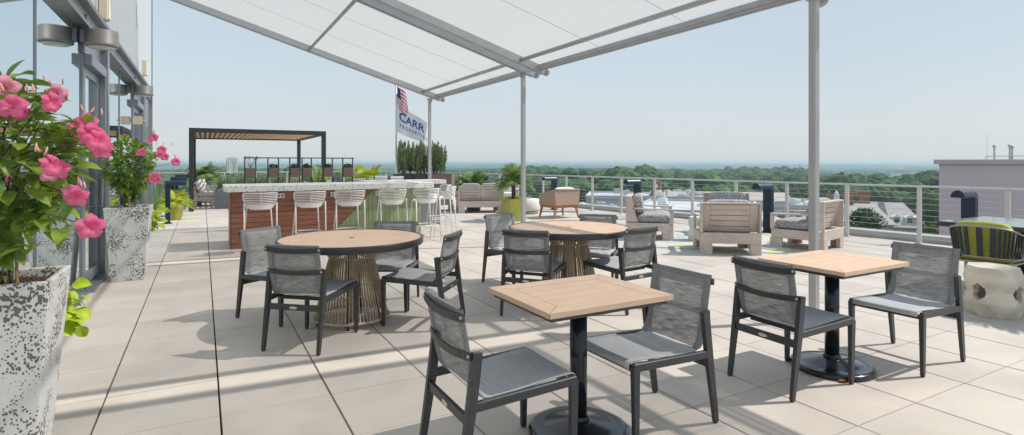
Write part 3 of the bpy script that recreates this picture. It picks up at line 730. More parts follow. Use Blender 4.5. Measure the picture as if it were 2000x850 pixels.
square_table(3.868, 2.34, 'square wooden plank top pedestal table at the right, before the tall post', (-150, -30))

# ================================================================== round tables
def round_table(cx, cy, label, seed=0):
    t = thing('round_table', label, 'table', (cx, cy, 0), 0, 'round tables on woven rope bases')
    RR, z = .635, .757
    b = MB(); n = 15; w = 2*RR/n
    for i in range(n):
        y0 = -RR + i*w + .002; y1 = y0 + w - .007; pts = []
        r = RR-.012
        ya, yb = max(-r, y0), min(r, y1)
        if yb <= ya: continue
        m_ = 5
        right = [(math.sqrt(max(0, r*r-y*y)), y) for y in [ya + (yb-ya)*k/m_ for k in range(m_+1)]]
        left = [(-x, y) for x, y in reversed(right)]
        b.prism(right+left, 'z', z-.020, z-.001)
    b.build('tabletop', 'tan_top', t, rot=(0,0,R(-27)))
    b = MB(); b.lathe([(RR-.011,z-.0205),(RR-.011,z+.002),(RR-.004,z+.004),(RR+.010,z+.002),(RR+.012,z-.004),(RR+.012,z-.052),(RR+.002,z-.058),(RR-.03,z-.058),(RR-.03,z-.0215)], n=96, capb=False, capt=False)
    b.lathe([(RR-.011,z-.046),(.001,z-.046)], n=48, capb=False, capt=False); b.build('rim', 'frame', t)
    b = MB(); b.lathe([(.0,z+.0005),(.022,z+.0015),(.026,z+.0)], n=24, capb=False, capt=False); b.build('hole_cap', 'frame', t)
    # rope base
    b = MB(); N = 64
    prof = [(.335,.045),(.322,.06),(.293,.16),(.266,.28),(.240,.40),(.210,.52),(.192,.585),(.232,.635),(.285,.70)]
    for k in range(N):
        pts = []
        for i, (r, zz) in enumerate(prof):
            tw = .0*math.sin(zz*4.5)*(1 if k % 2 else -1)
            jit = .003*math.sin(k*12.9898+i*3.1)
            a = 2*PI*k/N + tw + jit; pts.append((r*math.cos(a), r*math.sin(a), zz))
        b.tube(pts, .0058, 5, caps=False)
    b.build('rope_strands', 'rope', t)
    for r, zz, q in ((.332,.05,.013),(.194,.585,.007),(.283,.70,.010),(.27,.27,.004)):
        b = MB(); b.tube([(r*math.cos(2*PI*k/48), r*math.sin(2*PI*k/48), zz) for k in range(48)], q, 6, closed=True); b.build('rope_ring', 'rope', t)
    b = MB()
    for k in range(6):
        a = 2*PI*k/6+.2; c_, s_ = math.cos(a), math.sin(a)
        b.tube([(.315*c_,.315*s_,.02),(.17*c_,.17*s_,.585),(.25*c_,.25*s_,.72)], .010, 6)
        b.tube([(.315*c_,.315*s_,0),(.315*c_,.315*s_,.04)], .014, 8)
    b.build('inner_frame', 'frame', t)
    b = MB(); b.lathe([(.05,.02),(.05,.10),(.05,.50),(.05,.69)], n=20); b.build('core', 'rope', t)
round_table(1.19, 5.17, 'round wooden table on a woven rope base in front of the bar')
round_table(3.41, 4.90, 'round wooden table on a woven rope base, half lit by the sun')

# ================================================================== bar
def bar():
    X0, X1, Y0, Y1 = .42, 3.70, 10.36, 11.1; H = .95
    t = thing('outdoor_bar', 'long bar counter with red wood and green tile front', 'bar', (X0, Y0, 0))
    L = X1-X0
    b = MB(); b.box((L/2, (Y1-Y0)/2+.02, H/2), (L-.05, Y1-Y0-.06, H)); b.build('core', 'frame', t)
    # diagonal: x = 1.87+.976 z (world)
    def dx(z): return 1.87 + .976*z - X0
    b = MB(); n = 11; hh = H/n
    for i in range(n):
        z0, z1 = i*hh+.003, (i+1)*hh-.003
        b.prism([(0,z0),(dx(z0)-.006,z0),(dx(z1)-.006,z1),(0,z1)], 'y', -.018, .0)
        b.box((-.009+.0, (Y1-Y0)/2, (z0+z1)/2), (.018, Y1-Y0, z1-z0), .002)
    b.build('red_cladding', 'redwood', t)
    b = MB(); tw, tz = .081, .29
    nx = int(L/tw)+1
    for k in range(nx):
        xa = k*tw+.002; xb = min((k+1)*tw-.002, L)
        z = .0
        while z < H-.01:
            z0, z1 = z+.002, min(z+tz-.002, H)
            poly = [(xa,z0),(xb,z0),(xb,z1),(xa,z1)]
            # clip by line x > dx(z)
            out = []
            for (p, q) in zip(poly, poly[1:]+poly[:1]):
                fp, fq = p[0]-dx(p[1])-.004, q[0]-dx(q[1])-.004
                if fp >= 0: out.append(p)
                if (fp >= 0) != (fq >= 0):
                    s = fp/(fp-fq); out.append((p[0]+(q[0]-p[0])*s, p[1]+(q[1]-p[1])*s))
            if len(out) >= 3: b.prism(out, 'y', -.014, .0)
            z += tz
    yy = .0
    while yy < Y1-Y0-.02:
        z = 0
        while z < H-.01:
            b.box((L+.006, yy+.04, (z+min(z+tz,H))/2), (.014, .077, min(z+tz,H)-z-.004)); z += tz
        yy += .081
    b.build('green_tiles', 'green_tile', t)
    b = MB(); b.box((3.93/2+.32/2-X0, (10.24+11.3)/2-Y0, 1.005), (3.93-.30, 1.06, .105), .006); b.build('countertop', 'terrazzo', t)
    for k, x in enumerate((1.17, 2.07, 2.88)):
        b = MB(); b.box((x-X0, -.035, .875), (.13,.035,.085), .006); w = b.build('power_outlet', 'white_trim', t)
        b = MB()
        for q in (-.03,.03): b.box((x-X0+q, -.0545, .875), (.035,.004,.05)); 
        b.build('socket', 'lamp_grey', w)
bar()
b = MB(); t = thing('second_counter', 'lower white terrazzo serving counter behind the right half of the bar', 'counter', (4.0, 12.35, 0))
b.box((0,0,1.0), (1.9,.55,.09), .006); b.build('countertop', 'terrazzo', t)
b = MB(); b.box((0,0,.4775), (1.7,.4,.955), .006); b.build('cabinet', 'grey_box', t)

def make_stool():
    t = thing('bar_stool', 'x', 'stool')
    # faces +y (towards the bar), back at -y
    b = MB()   # legs handled separately
    for sx, sy in ((-1,-1),(1,-1),(-1,1),(1,1)):
        b = MB(); top = (sx*.175, sy*.15, .74); bot = (sx*.235, sy*.225-.0, .0)
        if sy < 0: top = (sx*.235, -.17, .80)
        b.tube([bot, ((top[0]+bot[0])/2, (top[1]+bot[1])/2, (top[2]+bot[2])/2), top], [.009,.0105,.012], 8); b.build('leg', 'white_plastic', t)
    b = MB()
    f = .30/.75
    c = [(sx*(.235-.06*f), sy*(.225-.07*f), .29) for sx, sy in ((-1,-1),(1,-1),(1,1),(-1,1))]
    b.tube(c, .009, 8, closed=True); b.build('footrest', 'white_plastic', t)
    # seat pan
    b = MB()
    def sq(a, rx, ry, e=.72): 
        ca, sa = math.cos(a), math.sin(a); return (rx*math.copysign(abs(ca)**e, ca), ry*math.copysign(abs(sa)**e, sa))
    def fn(u, v):
        a = 2*PI*u; rr = .02 + .98*v; x, y = sq(a, .215*rr, .19*rr); return (x, y+.01, .735 + .02*rr**3)
    b.grid(fn, 32, 5)
    def fn2(u, v):
        a = 2*PI*u; x, y = sq(a, .215*(1-.06*v), .19*(1-.06*v)); return (x, y+.01, .755 - .035*v)
    b.grid(fn2, 32, 3); b.build('seat', 'white_plastic', t)
    # curved back shell: parametrised by angle around back (phi) and height
    def bp(s, h):   # s -1..1 across, h 0..1 height
        ang = s*1.15; w = .255
        return Vector((w*math.sin(ang)/math.sin(1.15)*(.86+.14*h), -.205 + .14*(1-math.cos(ang))/(1-math.cos(1.15)) - .05*h, .70 + .265*h))
    def hw(h):  # half width fraction of shield outline
        return min(1, .52 + .9*math.sqrt(max(0, h))*.75) if h < .5 else 1 - .12*max(0, (h-.8)/.2)**2
    b = MB()
    for k in range(7):
        h = .36 + .62*k/6
        pts = [bp(s*hw(h), h) for s in [-1 + 2*i/14 for i in range(15)]]
        b.tube(pts, .0062 if k < 6 else .009, 6)
    for s0 in (-.03, .03):
        b.tube([bp(s0, h) for h in (.38,.5,.62,.74,.86,.98)], .004, 5)
    b.build('back_slats', 'white_plastic', t)
    b = MB()
    for s in (-1, 1):
        b.tube([bp(s*hw(h), h) for h in [.15+.83*i/10 for i in range(11)]], .010, 7)
        b.tube([bp(s*hw(.55), .55), Vector((s*.245,-.15,.80)), Vector((s*.225,.02,.76))], [.011,.012,.010], 7)
    b.build('back_rim', 'white_plastic', t)
    b = MB()
    def fl(off):
        def f(u, v):
            h = .0 + .31*v; s = (-1+2*u)*hw(h); p = bp(s, h); p.y += off; return p
        return f
    b.grid(fl(0), 12, 4); b.grid(fl(.006), 12, 4); b.build('back_shell', 'white_plastic', t)
    return t
st0 = make_stool(); fs_ = [True]
def stool(x, y, deg, label):
    c = st0 if fs_[0] else copy_tree(st0); fs_[0] = False
    c.location = (x, y, 0); c.rotation_euler = (0,0,R(deg)); tag(c, label, 'bar stool', 'white bar stools along the counter')
stool(.80, 9.80, 0, 'white bar stool at the left end of the red cladding, beside the power outlet')
stool(1.55, 9.82, 2, 'second white bar stool from the left, wholly before the red cladding')
stool(2.21, 9.82, -2, 'third white bar stool from the left, where red wood meets green tiles')
stool(2.96, 9.84, 1, 'fourth white bar stool from the left, before the green tiles')
stool(3.60, 9.86, 4, 'white bar stool at the right front corner of the counter')
stool(4.22, 10.45, 78, 'white bar stool around the right end of the counter, nearer one')
stool(4.42, 11.20, 84, 'white bar stool around the right end of the counter, farther one')

# ================================================================== herb screen behind the bar
def plant_tuft(b, c, n, r, h, rg, w=.008, spread=.5, seg=3, mi=0):
    c = Vector(c)
    for k in range(n):
        a = rg.uniform(0, 2*PI); rr = r*math.sqrt(rg.random()); p = c + Vector((rr*math.cos(a), rr*math.sin(a), 0))
        a2 = rg.uniform(0, 2*PI); hh = h*rg.uniform(.6, 1.08); lean = Vector((math.cos(a2), math.sin(a2), 0))*hh*spread*rg.uniform(.2,1)
        side = Vector((-math.sin(a2+rg.uniform(-1,1)), math.cos(a2), 0)).normalized()*w*rg.uniform(.6,1.2)
        vs = []; fs = []
        for i in range(seg+1):
            q = i/seg; cc = p + lean*q*q + Vector((0,0,hh*(q - .18*spread*q*q))); ww = side*(1-q*.92)
            vs += [cc-ww, cc+ww]
        for i in range(seg): fs.append((2*i, 2*i+1, 2*i+3, 2*i+2))
        b.add(vs, fs, False, mi)
def leafball(b, c, n, rad, size, rg, mi=0, flat=1.0):
    c = Vector(c); rad = Vector(rad)
    for k in range(n):
        while True:
            p = Vector((rg.uniform(-1,1), rg.uniform(-1,1), rg.uniform(-1,1)))
            if p.length < 1: break
        pos = c + Vector((p.x*rad.x, p.y*rad.y, p.z*rad.z))
        d = Vector((rg.gauss(0,1), rg.gauss(0,1), rg.gauss(0,1)*flat)).normalized(); e = d.cross(Vector((rg.gauss(0,1),rg.gauss(0,1),rg.gauss(0,1)))).normalized()
        s = size*rg.uniform(.6,1.3)
        b.add([pos-d*s*.5, pos+e*s*.28, pos+d*s*.5, pos-e*s*.28], [(0,1,2,3)], False, mi)
def screen():
    X0, X1, Y, Z = .757, 3.04, 12.9, 1.555
    t = thing('herb_screen', 'black metal frame screen holding wooden herb boxes behind the bar', 'planter screen', (X0, Y, 0))
    xs = [0, .105, .215, .315, .415, .505, .52, .62, .715, .80, .895, .99]
    fr = lambda cx: cx
    crop = [185,272,360,445,525,605,618,695,775,855,925,1008]
    X = []
    for c in crop:
        px = 430 + c/3.864; k = (px-1000)/1090; d = Y/(CA - SA*k); X.append(d*(SA+CA*k) - X0)
    b = MB(); L = X1-X0
    for i, x in enumerate(X):
        dy = .0 if i % 2 == 0 else .12
        b.box((x, dy, Z/2), (.024,.024,Z), .002)
    b.box((L/2, 0, Z-.012), (L-.026,.022,.022)); b.box((L/2, .12, Z-.012), (L-.026,.022,.022)); b.box((L/2, .06, .03), (L,.16,.03))
    b.build('frame', 'frame', t)
    rg = random.Random(3)
    for i, (a, c) in enumerate(((0,1),(2,3),(4,5),(6,7),(8,9),(10,11))):
        xa, xc = X[a], X[c]; w = xc-xa-.03
        m_ = MB(); m_.box(((xa+xc)/2, .06, 1.225), (w, .16, .205), .004); bx = m_.build('planter_box', 'box_wood', t)
        m_ = MB()
        if i: leafball(m_, ((xa+xc)/2, .06, 1.36), 230, (w*.5,.08,.06), .04, rg); m_.build('herbs', 'canopy_b', bx)
        else:
            for q in range(9):
                a0 = rg.uniform(-.5,.5); p = Vector(((xa+xc)/2,.06,1.32)); pts = [p + Vector((a0*.12*k+rg.uniform(-.012,.012), 0, .075*k)) for k in range(4)]
                m_.tube(pts, .003, 4)
                leafball(m_, pts[-1], 7, (.05,.04,.05), .035, rg, 1)
            m_.build('orchid', ['trunk','petal_dark'], bx)
M['petal_dark'] = mat('burgundy_petal', (.22,.01,.06), .6)
screen()
# ================================================================== club chairs
def cushion(b, c, d, rot=None, e=.28, n=14, mi=0):
    c = Vector(c); h = Vector(d)/2; sp = lambda a, p: math.copysign(abs(a)**p, a)
    vs = []; 
    for i in range(n+1):
        th = -PI/2 + PI*i/n
        for j in range(2*n):
            ph = 2*PI*j/(2*n)
            v = Vector((h.x*sp(math.cos(th),e)*sp(math.cos(ph),e), h.y*sp(math.cos(th),e)*sp(math.sin(ph),e), h.z*sp(math.sin(th),.55)))
            v.z *= 1 + .10*(1-(v.x/h.x)**2)*(1-(v.y/h.y)**2) - .04
            if rot is not None: v = rot @ v
            vs.append(v + c)
    fs = []
    for i in range(n):
        for j in range(2*n): fs.append((i*2*n+j, i*2*n+(j+1)%(2*n), (i+1)*2*n+(j+1)%(2*n), (i+1)*2*n+j))
    b.add(vs, fs, True, mi)
def make_club(W_=.90, D=.86, seats=1, cm='cush_tweed', woodm='teak_grey_h', bh=.79):
    # faces +x ; origin at centre on floor
    t = thing('lounge_armchair' if seats == 1 else 'lounge_sofa', 'x', 'armchair' if seats == 1 else 'sofa')
    hx, hy = D/2, W_/2
    # legs
    for sx in (-1,1):
        for sy in (-1,1):
            b = MB(); b.box((sx*(hx-.035), sy*(hy-.085), .085), (.07,.17,.17) , .004)
            b.box((sx*(hx-.135), sy*(hy-.022), .085), (.128,.044,.17), .004); b.build('leg', woodm, t)
    b = MB()
    b.box((hx-.022,0,.245), (.044,W_-.10,.145), .004); b.box((-hx+.022,0,.255), (.044,W_,.17), .004)
    for sy in (-1,1): b.box((0, sy*(hy-.022), .245), (D-.092,.044,.145), .004)
    b.box((0,0,.30), (D-.10, W_-.10, .02)); b.build('base_frame', woodm, t)
    # back: side boards (tapered), top board, stiles and slats, leaning
    b = MB()
    for sy in (-1,1): b.prism([(-hx,.342),(-hx+.22,.342),(-hx+.10,bh),(-hx,bh)], 'y', sy*hy - (0 if sy < 0 else .024), sy*hy + (.024 if sy < 0 else 0))
    b.box((-hx+.05, 0, bh-.011+.022), (.10, W_, .022), .002); b.build('back_surround', woodm, t)
    def lean(y0, y1, z0, z1, th=.022, off=0):
        x0 = lambda z: -hx + .17 - .12*(z-.34)/(bh-.34) + off
        a = Vector((x0(z0), 0, z0)); c = Vector((x0(z1), 0, z1)); mid = (a+c)/2; ang = math.atan2(c.x-a.x, c.z-a.z)
        return (mid.x, (y0+y1)/2, mid.z), (th, y1-y0, (c-a).length), Matrix.Rotation(ang, 3, 'Y')
    b = MB(); iy = hy-.026; stw = .12
    segs = [(-iy, iy)] if seats == 1 else [(-iy, -.005), (.005, iy)]
    for (p, q) in segs:
        for (a_, c_) in ((p, p+stw if seats == 1 else p+.07), (q-stw if seats == 1 else q-.07, q)):
            cc, dd, rr = lean(a_, c_, .345, bh-.004); b.box(cc, dd, .003, rr)
        s0, s1 = (p+stw+.002, q-stw-.002) if seats == 1 else (p+.073, q-.073)
        k = 5; z0 = .345; hgt = (bh-.004-z0)/k
        for i in range(k):
            cc, dd, rr = lean(s0, s1, z0+hgt*i+.005, z0+hgt*(i+1)-.005); b.box(cc, dd, .003, rr)
    b.build('back_slats', woodm, t)
    for sy in (-1,1):
        b = MB(); b.beam((-hx+.12, sy*(hy-.045), .585), (hx, sy*(hy-.045), .570), .09, .024, b=.003); b.beam((hx-.03, sy*(hy-.03), .556), (hx-.03, sy*(hy-.03), .32), .045, .06, b=.003, up=(1,0,0)); b.build('arm', woodm, t)
    b = MB()
    for i in range(seats):
        w = (W_-.12)/seats; y = -W_/2+.06 + w*(i+.5)
        cushion(b, (.065,y,.395), (D-.19, w-.008, .17), e=.22)
    b.build('seat_cushion', cm, t)
    b = MB()
    for i in range(seats):
        w = (W_-.16)/seats; y = -W_/2+.08 + w*(i+.5)
        cushion(b, (-hx+.235,y,.66), (.16, w-.01, .37), Matrix.Rotation(R(-10),3,'Y'), e=.25)
    b.build('back_cushion', cm, t)
    return t
def place(o, x, y, deg, label, group=None):
    o.location = (x, y, 0); o.rotation_euler = (0,0,R(deg)); tag(o, label, o['category'], group); return o
cl0 = make_club()
G = 'weathered wood lounge armchairs around the rug'
place(cl0, 7.54, 8.13, -43, 'weathered wood armchair with grey tweed cushions seen side on, left of the rug', G)
place(copy_tree(cl0), 7.50, 6.31, 51.5, 'weathered wood armchair turned with its slatted back to the camera, centre of the seating group', G)
place(copy_tree(cl0), 9.03, 5.90, 103, 'weathered wood armchair partly hidden by the tall awning post', G)
place(copy_tree(cl0), 9.30, 7.75, 228, 'weathered wood armchair facing the camera, only its tweed back cushion top in view', G)
so0 = make_club(1.30, .88, 2, 'cush_grey', bh=.76)
place(so0, 7.10, 14.78, 72, 'weathered wood two seat sofa with grey cushions, slatted back to the camera')
cf = make_club(.80, .80, 1, 'cush_white', bh=.72)
place(cf, 8.75, 16.2, 235, 'pale wood armchair with white cushions behind the green palm pot')
place(copy_tree(cf), 6.15, 15.9, 20, 'pale wood armchair with white cushions between the bar stools and the slatted sofa')

# woven armchair
def woven_chair():
    t = thing('woven_armchair', 'woven cord armchair on orange teak legs near the railing', 'armchair', (8.25, 12.32, 0), R(92.5))
    hx, hy = .34, .385
    for sx in (-1,1):
        for sy in (-1,1):
            b = MB(); b.beam((sx*(hx-.05), sy*(hy-.05), .30), (sx*(hx-.0), sy*(hy-.0), 0), .055,.055, up=(1,0,0), w1=.034, h1=.034); b.build('leg', 'teak_orange', t)
    b = MB(); 
    for sy in (-1,1): b.box((0, sy*(hy-.03), .30), (.68,.04,.06), .006)
    for sx in (-1,1): b.box((sx*(hx-.03), 0, .30), (.04,.68,.06), .006)
    b.tube([(-hx+.03,-hy+.02,.14),(hx-.03,hy-.02,.14)], .012, 6); b.tube([(-hx+.03,hy-.02,.14),(hx-.03,-hy+.02,.14)], .012, 6)
    b.build('base_frame', 'teak_orange', t)
    b = MB()
    pts = [(hx,-hy,.33),(hx,-hy,.60),(-hx,-hy,.73),(-hx-.02,hy,.73),(hx,hy,.60),(hx,hy,.33)]
    for sy in (-1,1):
        b.prism([(hx,.335),(hx,.60),(-hx-.03,.735),(-hx,.335)], 'y', sy*hy-.012, sy*hy+.012)
    b.box((-hx-.01, 0, .535), (.03, 2*hy-.026, .40), .004)
    b.build('woven_shell', 'wicker', t)
    b = MB()
    for sy in (-1,1): b.tube([(hx,sy*hy,.33),(hx,sy*hy,.605),(-hx-.03,sy*hy,.742),(-hx,sy*hy,.33)], .016, 8)
    b.tube([(-hx-.03,-hy,.742),(-hx-.03,hy,.742)], .016, 8); b.build('shell_frame', 'wicker', t)
    b = MB(); cushion(b, (.03,0,.43), (.60,.68,.15)); b.build('seat_cushion', 'cush_white', t)
    b = MB(); cushion(b, (-.24,0,.64), (.14,.62,.32), Matrix.Rotation(R(-8),3,'Y')); b.build('back_cushion', 'cush_white', t)
woven_chair()
t = thing('fire_table', 'round white drum table behind the slim awning post', 'coffee table', (8.0, 13.75, 0))
b = MB(); b.lathe([(.44,.10),(.46,.12),(.46,.40),(.44,.415)], n=48); b.build('drum', 'firebowl', t)
b = MB(); b.lathe([(.42,.0),(.42,.10)], n=40); b.build('base', 'firebase', t)
b = MB(); b.lathe([(.0,.418),(.2,.417),(.21,.412)], n=30, capb=False, capt=False); b.build('top_recess', 'frame', t)

# rug
b = MB(); b.box((0,0,.004), (2.5,2.2,.008)); o = b.build('patterned_rug', 'rug', loc=(8.35,7.15,.003), rot=(0,0,R(40)))
tag(o, 'white, grey and lime patterned outdoor rug under the wooden armchairs', 'rug')

# faceted stools
def faceted(name, x, y, label, seed, H=.46, RR=.235, m='stone'):
    t = thing(name, label, 'stool', (x, y, 0), R(seed*17))
    rg = random.Random(seed); b = MB(); n = 8
    rings = [(.84,0,0),(1.0,.26,.5),(.90,.5,0),(1.0,.74,.5),(.86,1.0,0)]
    vs = []
    for r, z, o_ in rings:
        for j in range(n):
            a = 2*PI*(j+o_)/n; q = RR*r*rg.uniform(.94,1.06)
            vs.append(Vector((q*math.cos(a), q*math.sin(a), z*H + (rg.uniform(-.012,.012) if 0 < z < 1 else 0))))
    holes = {(1,0),(1,2),(1,4),(1,6),}
    fs = [tuple(range(n-1,-1,-1)), tuple(4*n+j for j in range(n))]
    def tri(a_, b_, c_): fs.append((a_, b_, c_))
    for i in range(4):
        off = 0 if rings[i][2] == 0 else 1
        for j in range(n):
            A, B = i*n+j, i*n+(j+1)%n
            if rings[i][2] == 0: C, D = (i+1)*n+j, (i+1)*n+(j-1)%n; tri(A, B, C); tri(A, C, D)
            else: C, D = (i+1)*n+(j+1)%n, (i+1)*n+j; tri(A, C, D); tri(A, B, C)
    b.add(vs, fs); o = b.build('body', m, t)
    # hexagonal openings cut through the body
    cut = MB(); z = H*.5
    for k in range(2):
        a = PI/8 + k*PI/2 + PI/8; d = Vector((math.cos(a), math.sin(a), 0)); s = Vector((-d.y, d.x, 0)); vs = []
        for sg in (-1,1):
            for j in range(6):
                th = PI/2 + PI/3*j; vs.append(d*sg*.4 + s*.062*math.cos(th) + Vector((0,0,z + .082*math.sin(th) + k*.0007)))
        cut.add(vs, [tuple(range(6)), tuple(range(11,5,-1))] + [(j,(j+1)%6,6+(j+1)%6,6+j) for j in range(6)])
    if H > .4:
        bmc = []
        for k in range(2):
            c2 = MB(); c2.v = cut.v[12*k:12*k+12]; c2.f = cut.f[:8]; c2.sm = [False]*8; c2.mi = [0]*8
            co = c2.build('cutter', m); bmc.append(co)
            md = o.modifiers.new('hole', 'BOOLEAN'); md.operation = 'DIFFERENCE'; md.object = co; md.solver = 'EXACT'
        # hollow the inside
        c3 = MB(); c3.lathe([(RR*.62,H*.16),(RR*.72,H*.5),(RR*.62,H*.84)], n=16); co = c3.build('cutter', m); bmc.append(co)
        md = o.modifiers.new('hollow', 'BOOLEAN'); md.operation = 'DIFFERENCE'; md.object = co; md.solver = 'EXACT'
        for co in bmc: co.parent = t
        bpy.context.view_layer.update()
        ev = o.evaluated_get(bpy.context.evaluated_depsgraph_get()); me = bpy.data.meshes.new_from_object(ev)
        o.modifiers.clear(); o.data = me
        for co in bmc: bpy.data.objects.remove(co)
    return t
faceted('faceted_stool', 6.57, 2.42, 'pale faceted stone stool with hexagonal holes at the right edge', 2)
faceted('faceted_side_table', 8.02, 7.35, 'small white faceted side table on the rug between the armchairs', 5, .44, .2, 'firebowl')

# ================================================================== dining set on the right
def glass_table():
    t = thing('glass_top_table', 'square dark glass topped dining table at the right edge', 'table', (8.10, 2.72, 0))
    b = MB(); b.box((0,0,.755), (1.14,1.14,.012), .003); b.build('glass_top', 'glass_top', t)
    b = MB(); b.box((0,0,.725), (1.16,1.16,.045), .004); b.build('top_frame', 'frame', t)
    b = MB(); b.tube([(0,0,.02),(0,0,.70)], .05, 20); b.build('pedestal', 'black_metal', t)
    b = MB(); b.lathe([(.31,0),(.315,.02),(.29,.035),(.1,.055),(.06,.07)], n=40); b.build('base', 'black_metal', t)
glass_table()
def make_strap():
    t = thing('strap_armchair', 'x', 'armchair')
    hx, hy = .27, .30
    # rail loop: back (-x) around to arms
    def loop(z0, z1, gx, gy, q=1.0):
        pts = []
        pts.append((gx, -gy, z1))
        for k in range(17):
            a = -PI/2 - PI*k/16; sc = abs(math.cos(a))
            ca, sa = math.cos(a), math.sin(a)
            pts.append((-.02 + (gx*.95)*math.copysign(abs(ca)**.55, ca), gy*math.copysign(abs(sa)**.55, sa), z0*(sc) + z1*(1-sc)))
        pts.append((gx, gy, z1)); return pts
    up_, lo = loop(.785,.70,hx,hy), loop(.47,.46,hx-.035,hy-.035)
    b = MB(); b.tube(up_, .013, 8, flat=.8); b.tube(lo, .010, 8); b.build('arm_rail', 'taupe_metal', t)
    b = MB()
    def lerp(L, s):
        s *= len(L)-1; i = min(int(s), len(L)-2); f = s-i; return Vector(L[i])*(1-f) + Vector(L[i+1])*f
    N = 19
    for k in range(N):
        s = (k+.5)/N; a, c = lerp(up_, s), lerp(lo, s); a2, c2 = lerp(up_, s+.0115), lerp(lo, s+.0115); d = (a2-a)
        n_ = Vector((a.x, a.y, 0)).normalized()*.006
        vs = [a-d+n_, a+d+n_, c+d+n_, c-d+n_, a-d-n_, a+d-n_, c+d-n_, c-d-n_]
        b.add(vs, [(0,1,2,3),(7,6,5,4),(0,4,5,1),(1,5,6,2),(2,6,7,3),(3,7,4,0)])
    b.build('straps', 'strap', t)
    for sx in (-1,1):
        for sy in (-1,1):
            b = MB(); top = (hx-.01, sy*hy, .69) if sx > 0 else (-hx+.02, sy*(hy-.05), .44)
            b.beam(top, (sx*(hx+.01), sy*(hy-.01), 0), .045 if sx > 0 else .03, .03, up=(0,1,0), w1=.025, h1=.022); b.build('leg', 'taupe_metal', t)
    b = MB(); b.box((0,0,.415), (2*hx-.06, 2*hy-.08, .02), .004); b.build('seat_frame', 'taupe_metal', t)
    b = MB(); cushion(b, (.03,0,.485), (.48,.52,.14)); b.build('seat_cushion', 'lime', t)
    b = MB(); cushion(b, (-.165,0,.655), (.09,.50,.34), Matrix.Rotation(R(-8),3,'Y'), e=.3); b.build('back_cushion', 'lime', t)
    return t
s0 = make_strap()
place(s0, 7.24, 2.70, 3, 'armchair with navy straps and lime cushions behind the stone stool', 'strap armchairs at the glass topped table')
place(copy_tree(s0), 8.98, 2.55, 182, 'strap armchair with lime cushions on the far side of the glass table', 'strap armchairs at the glass topped table')

# ================================================================== bollards
def make_bollard():
    t = thing('path_light', 'x', 'bollard light')   # hood extends along -x
    b = MB(); b.box((0,0,.45), (.10,.19,.90), .006); b.build('post', 'bollard', t)
    b = MB(); n = 14; poly = [(.095*math.cos(PI*k/n), .905+.115*math.sin(PI*k/n)) for k in range(n+1)]
    b.prism(poly, 'x', -.38, .05); o = b.build('hood', 'bollard', t)
    b = MB(); b.box((-.2,0,.902), (.26,.10,.004)); b.build('light_lens', 'lens_glass', o)
    b = MB(); b.box((0,0,.008), (.16,.24,.016), .003); b.build('base_plate', 'bollard', t)
    return t
bo = make_bollard(); GB = 'dark hooded bollard lights at the terrace edge'
def bollard(x, y, deg, lab, c=True): place(copy_tree(bo) if c else bo, x, y, deg, lab, GB)
bollard(10.45, 4.15, 0, 'dark hooded bollard light before the lilac wall at the right', False)
bollard(10.2, 7.5, 0, 'dark hooded bollard light just left of the tall awning post')
bollard(9.75, 10.96, 0, 'dark hooded bollard light behind the tweed armchair at the left of the rug')
bollard(9.4, 14.3, 0, 'dark hooded bollard light behind the woven armchair')
bollard(8.9, 18.0, 0, 'small distant bollard light beside the green palm pot')
bollard(-.72, 15.5, 180, 'dark hooded bollard light before the olive pots at the left')
bollard(-.78, 19.3, 180, 'dark hooded bollard light behind the olive pots, second from the glass wall')
bollard(-.80, 23.0, 180, 'dark hooded bollard light farthest away along the left railing')
# ================================================================== white slatted chairs beyond the bar
def make_white():
    t = thing('slat_chair', 'x', 'chair')
    for sx in (-1,1):
        for sy in (-1,1):
            b = MB()
            if sx > 0: b.beam((.24,sy*.25,.66),(.27,sy*.26,0), .03,.03, up=(1,0,0))
            else: b.beam((-.22,sy*.25,.45),(-.28,sy*.26,0), .03,.03, up=(1,0,0))
            b.build('leg', 'frame', t)
        
    for sy in (-1,1):
        b = MB(); b.beam((-.22,sy*.25,.45),(-.32,sy*.25,.94), .03,.03, up=(1,0,0)); b.build('back_post', 'frame', t)
        b = MB(); b.beam((-.27,sy*.26,.67),(.26,sy*.26,.66), .045,.025); b.build('arm', 'frame', t)
    b = MB()
    for i in range(5): b.box((-.16+.095*i,0,.455), (.08,.47,.018), .003)
    b.build('seat', 'white_plastic', t)
    b = MB()
    for i in range(5): 
        z = .54+.095*i; b.box((-.24-.02*i,0,z), (.016,.46,.08), .003)
    b.build('backrest', 'white_plastic', t)
    return t
w0 = make_white(); GW = 'white slatted chairs beyond the bar'; f0 = True
for px, d, a, lab in ((702,20.6,75,'white slatted chair directly right of the herb screen'),(722,21.0,60,'second white slatted chair right of the herb screen'),
                      (743,20.8,80,'third white slatted chair right of the herb screen, below the yellow palm'),(772,20.2,85,'white slatted chair nearest the slim awning post, before the juniper planters'),
                      (534,19.9,95,'white slatted chair seen under the second herb box'),(575,20.4,90,'white slatted chair seen under the third herb box'),
                      (640,20.3,70,'white slatted chair seen low between the last herb boxes'),(455,21.0,20,'white slatted chair at the left of the herb screen')):
    x, y = pw(px, d); c = w0 if f0 else copy_tree(w0); f0 = False
    place(c, x, y, a, lab, GW)
# white adirondack style bench under the pergola, left
cc = copy_tree(cf); place(cc, .10, 21.3, -10, 'pale wood armchair under the left end of the pergola', None)
cc = copy_tree(cf); place(cc, .15, 23.2, -12, 'pale wood armchair farther back under the pergola', None)

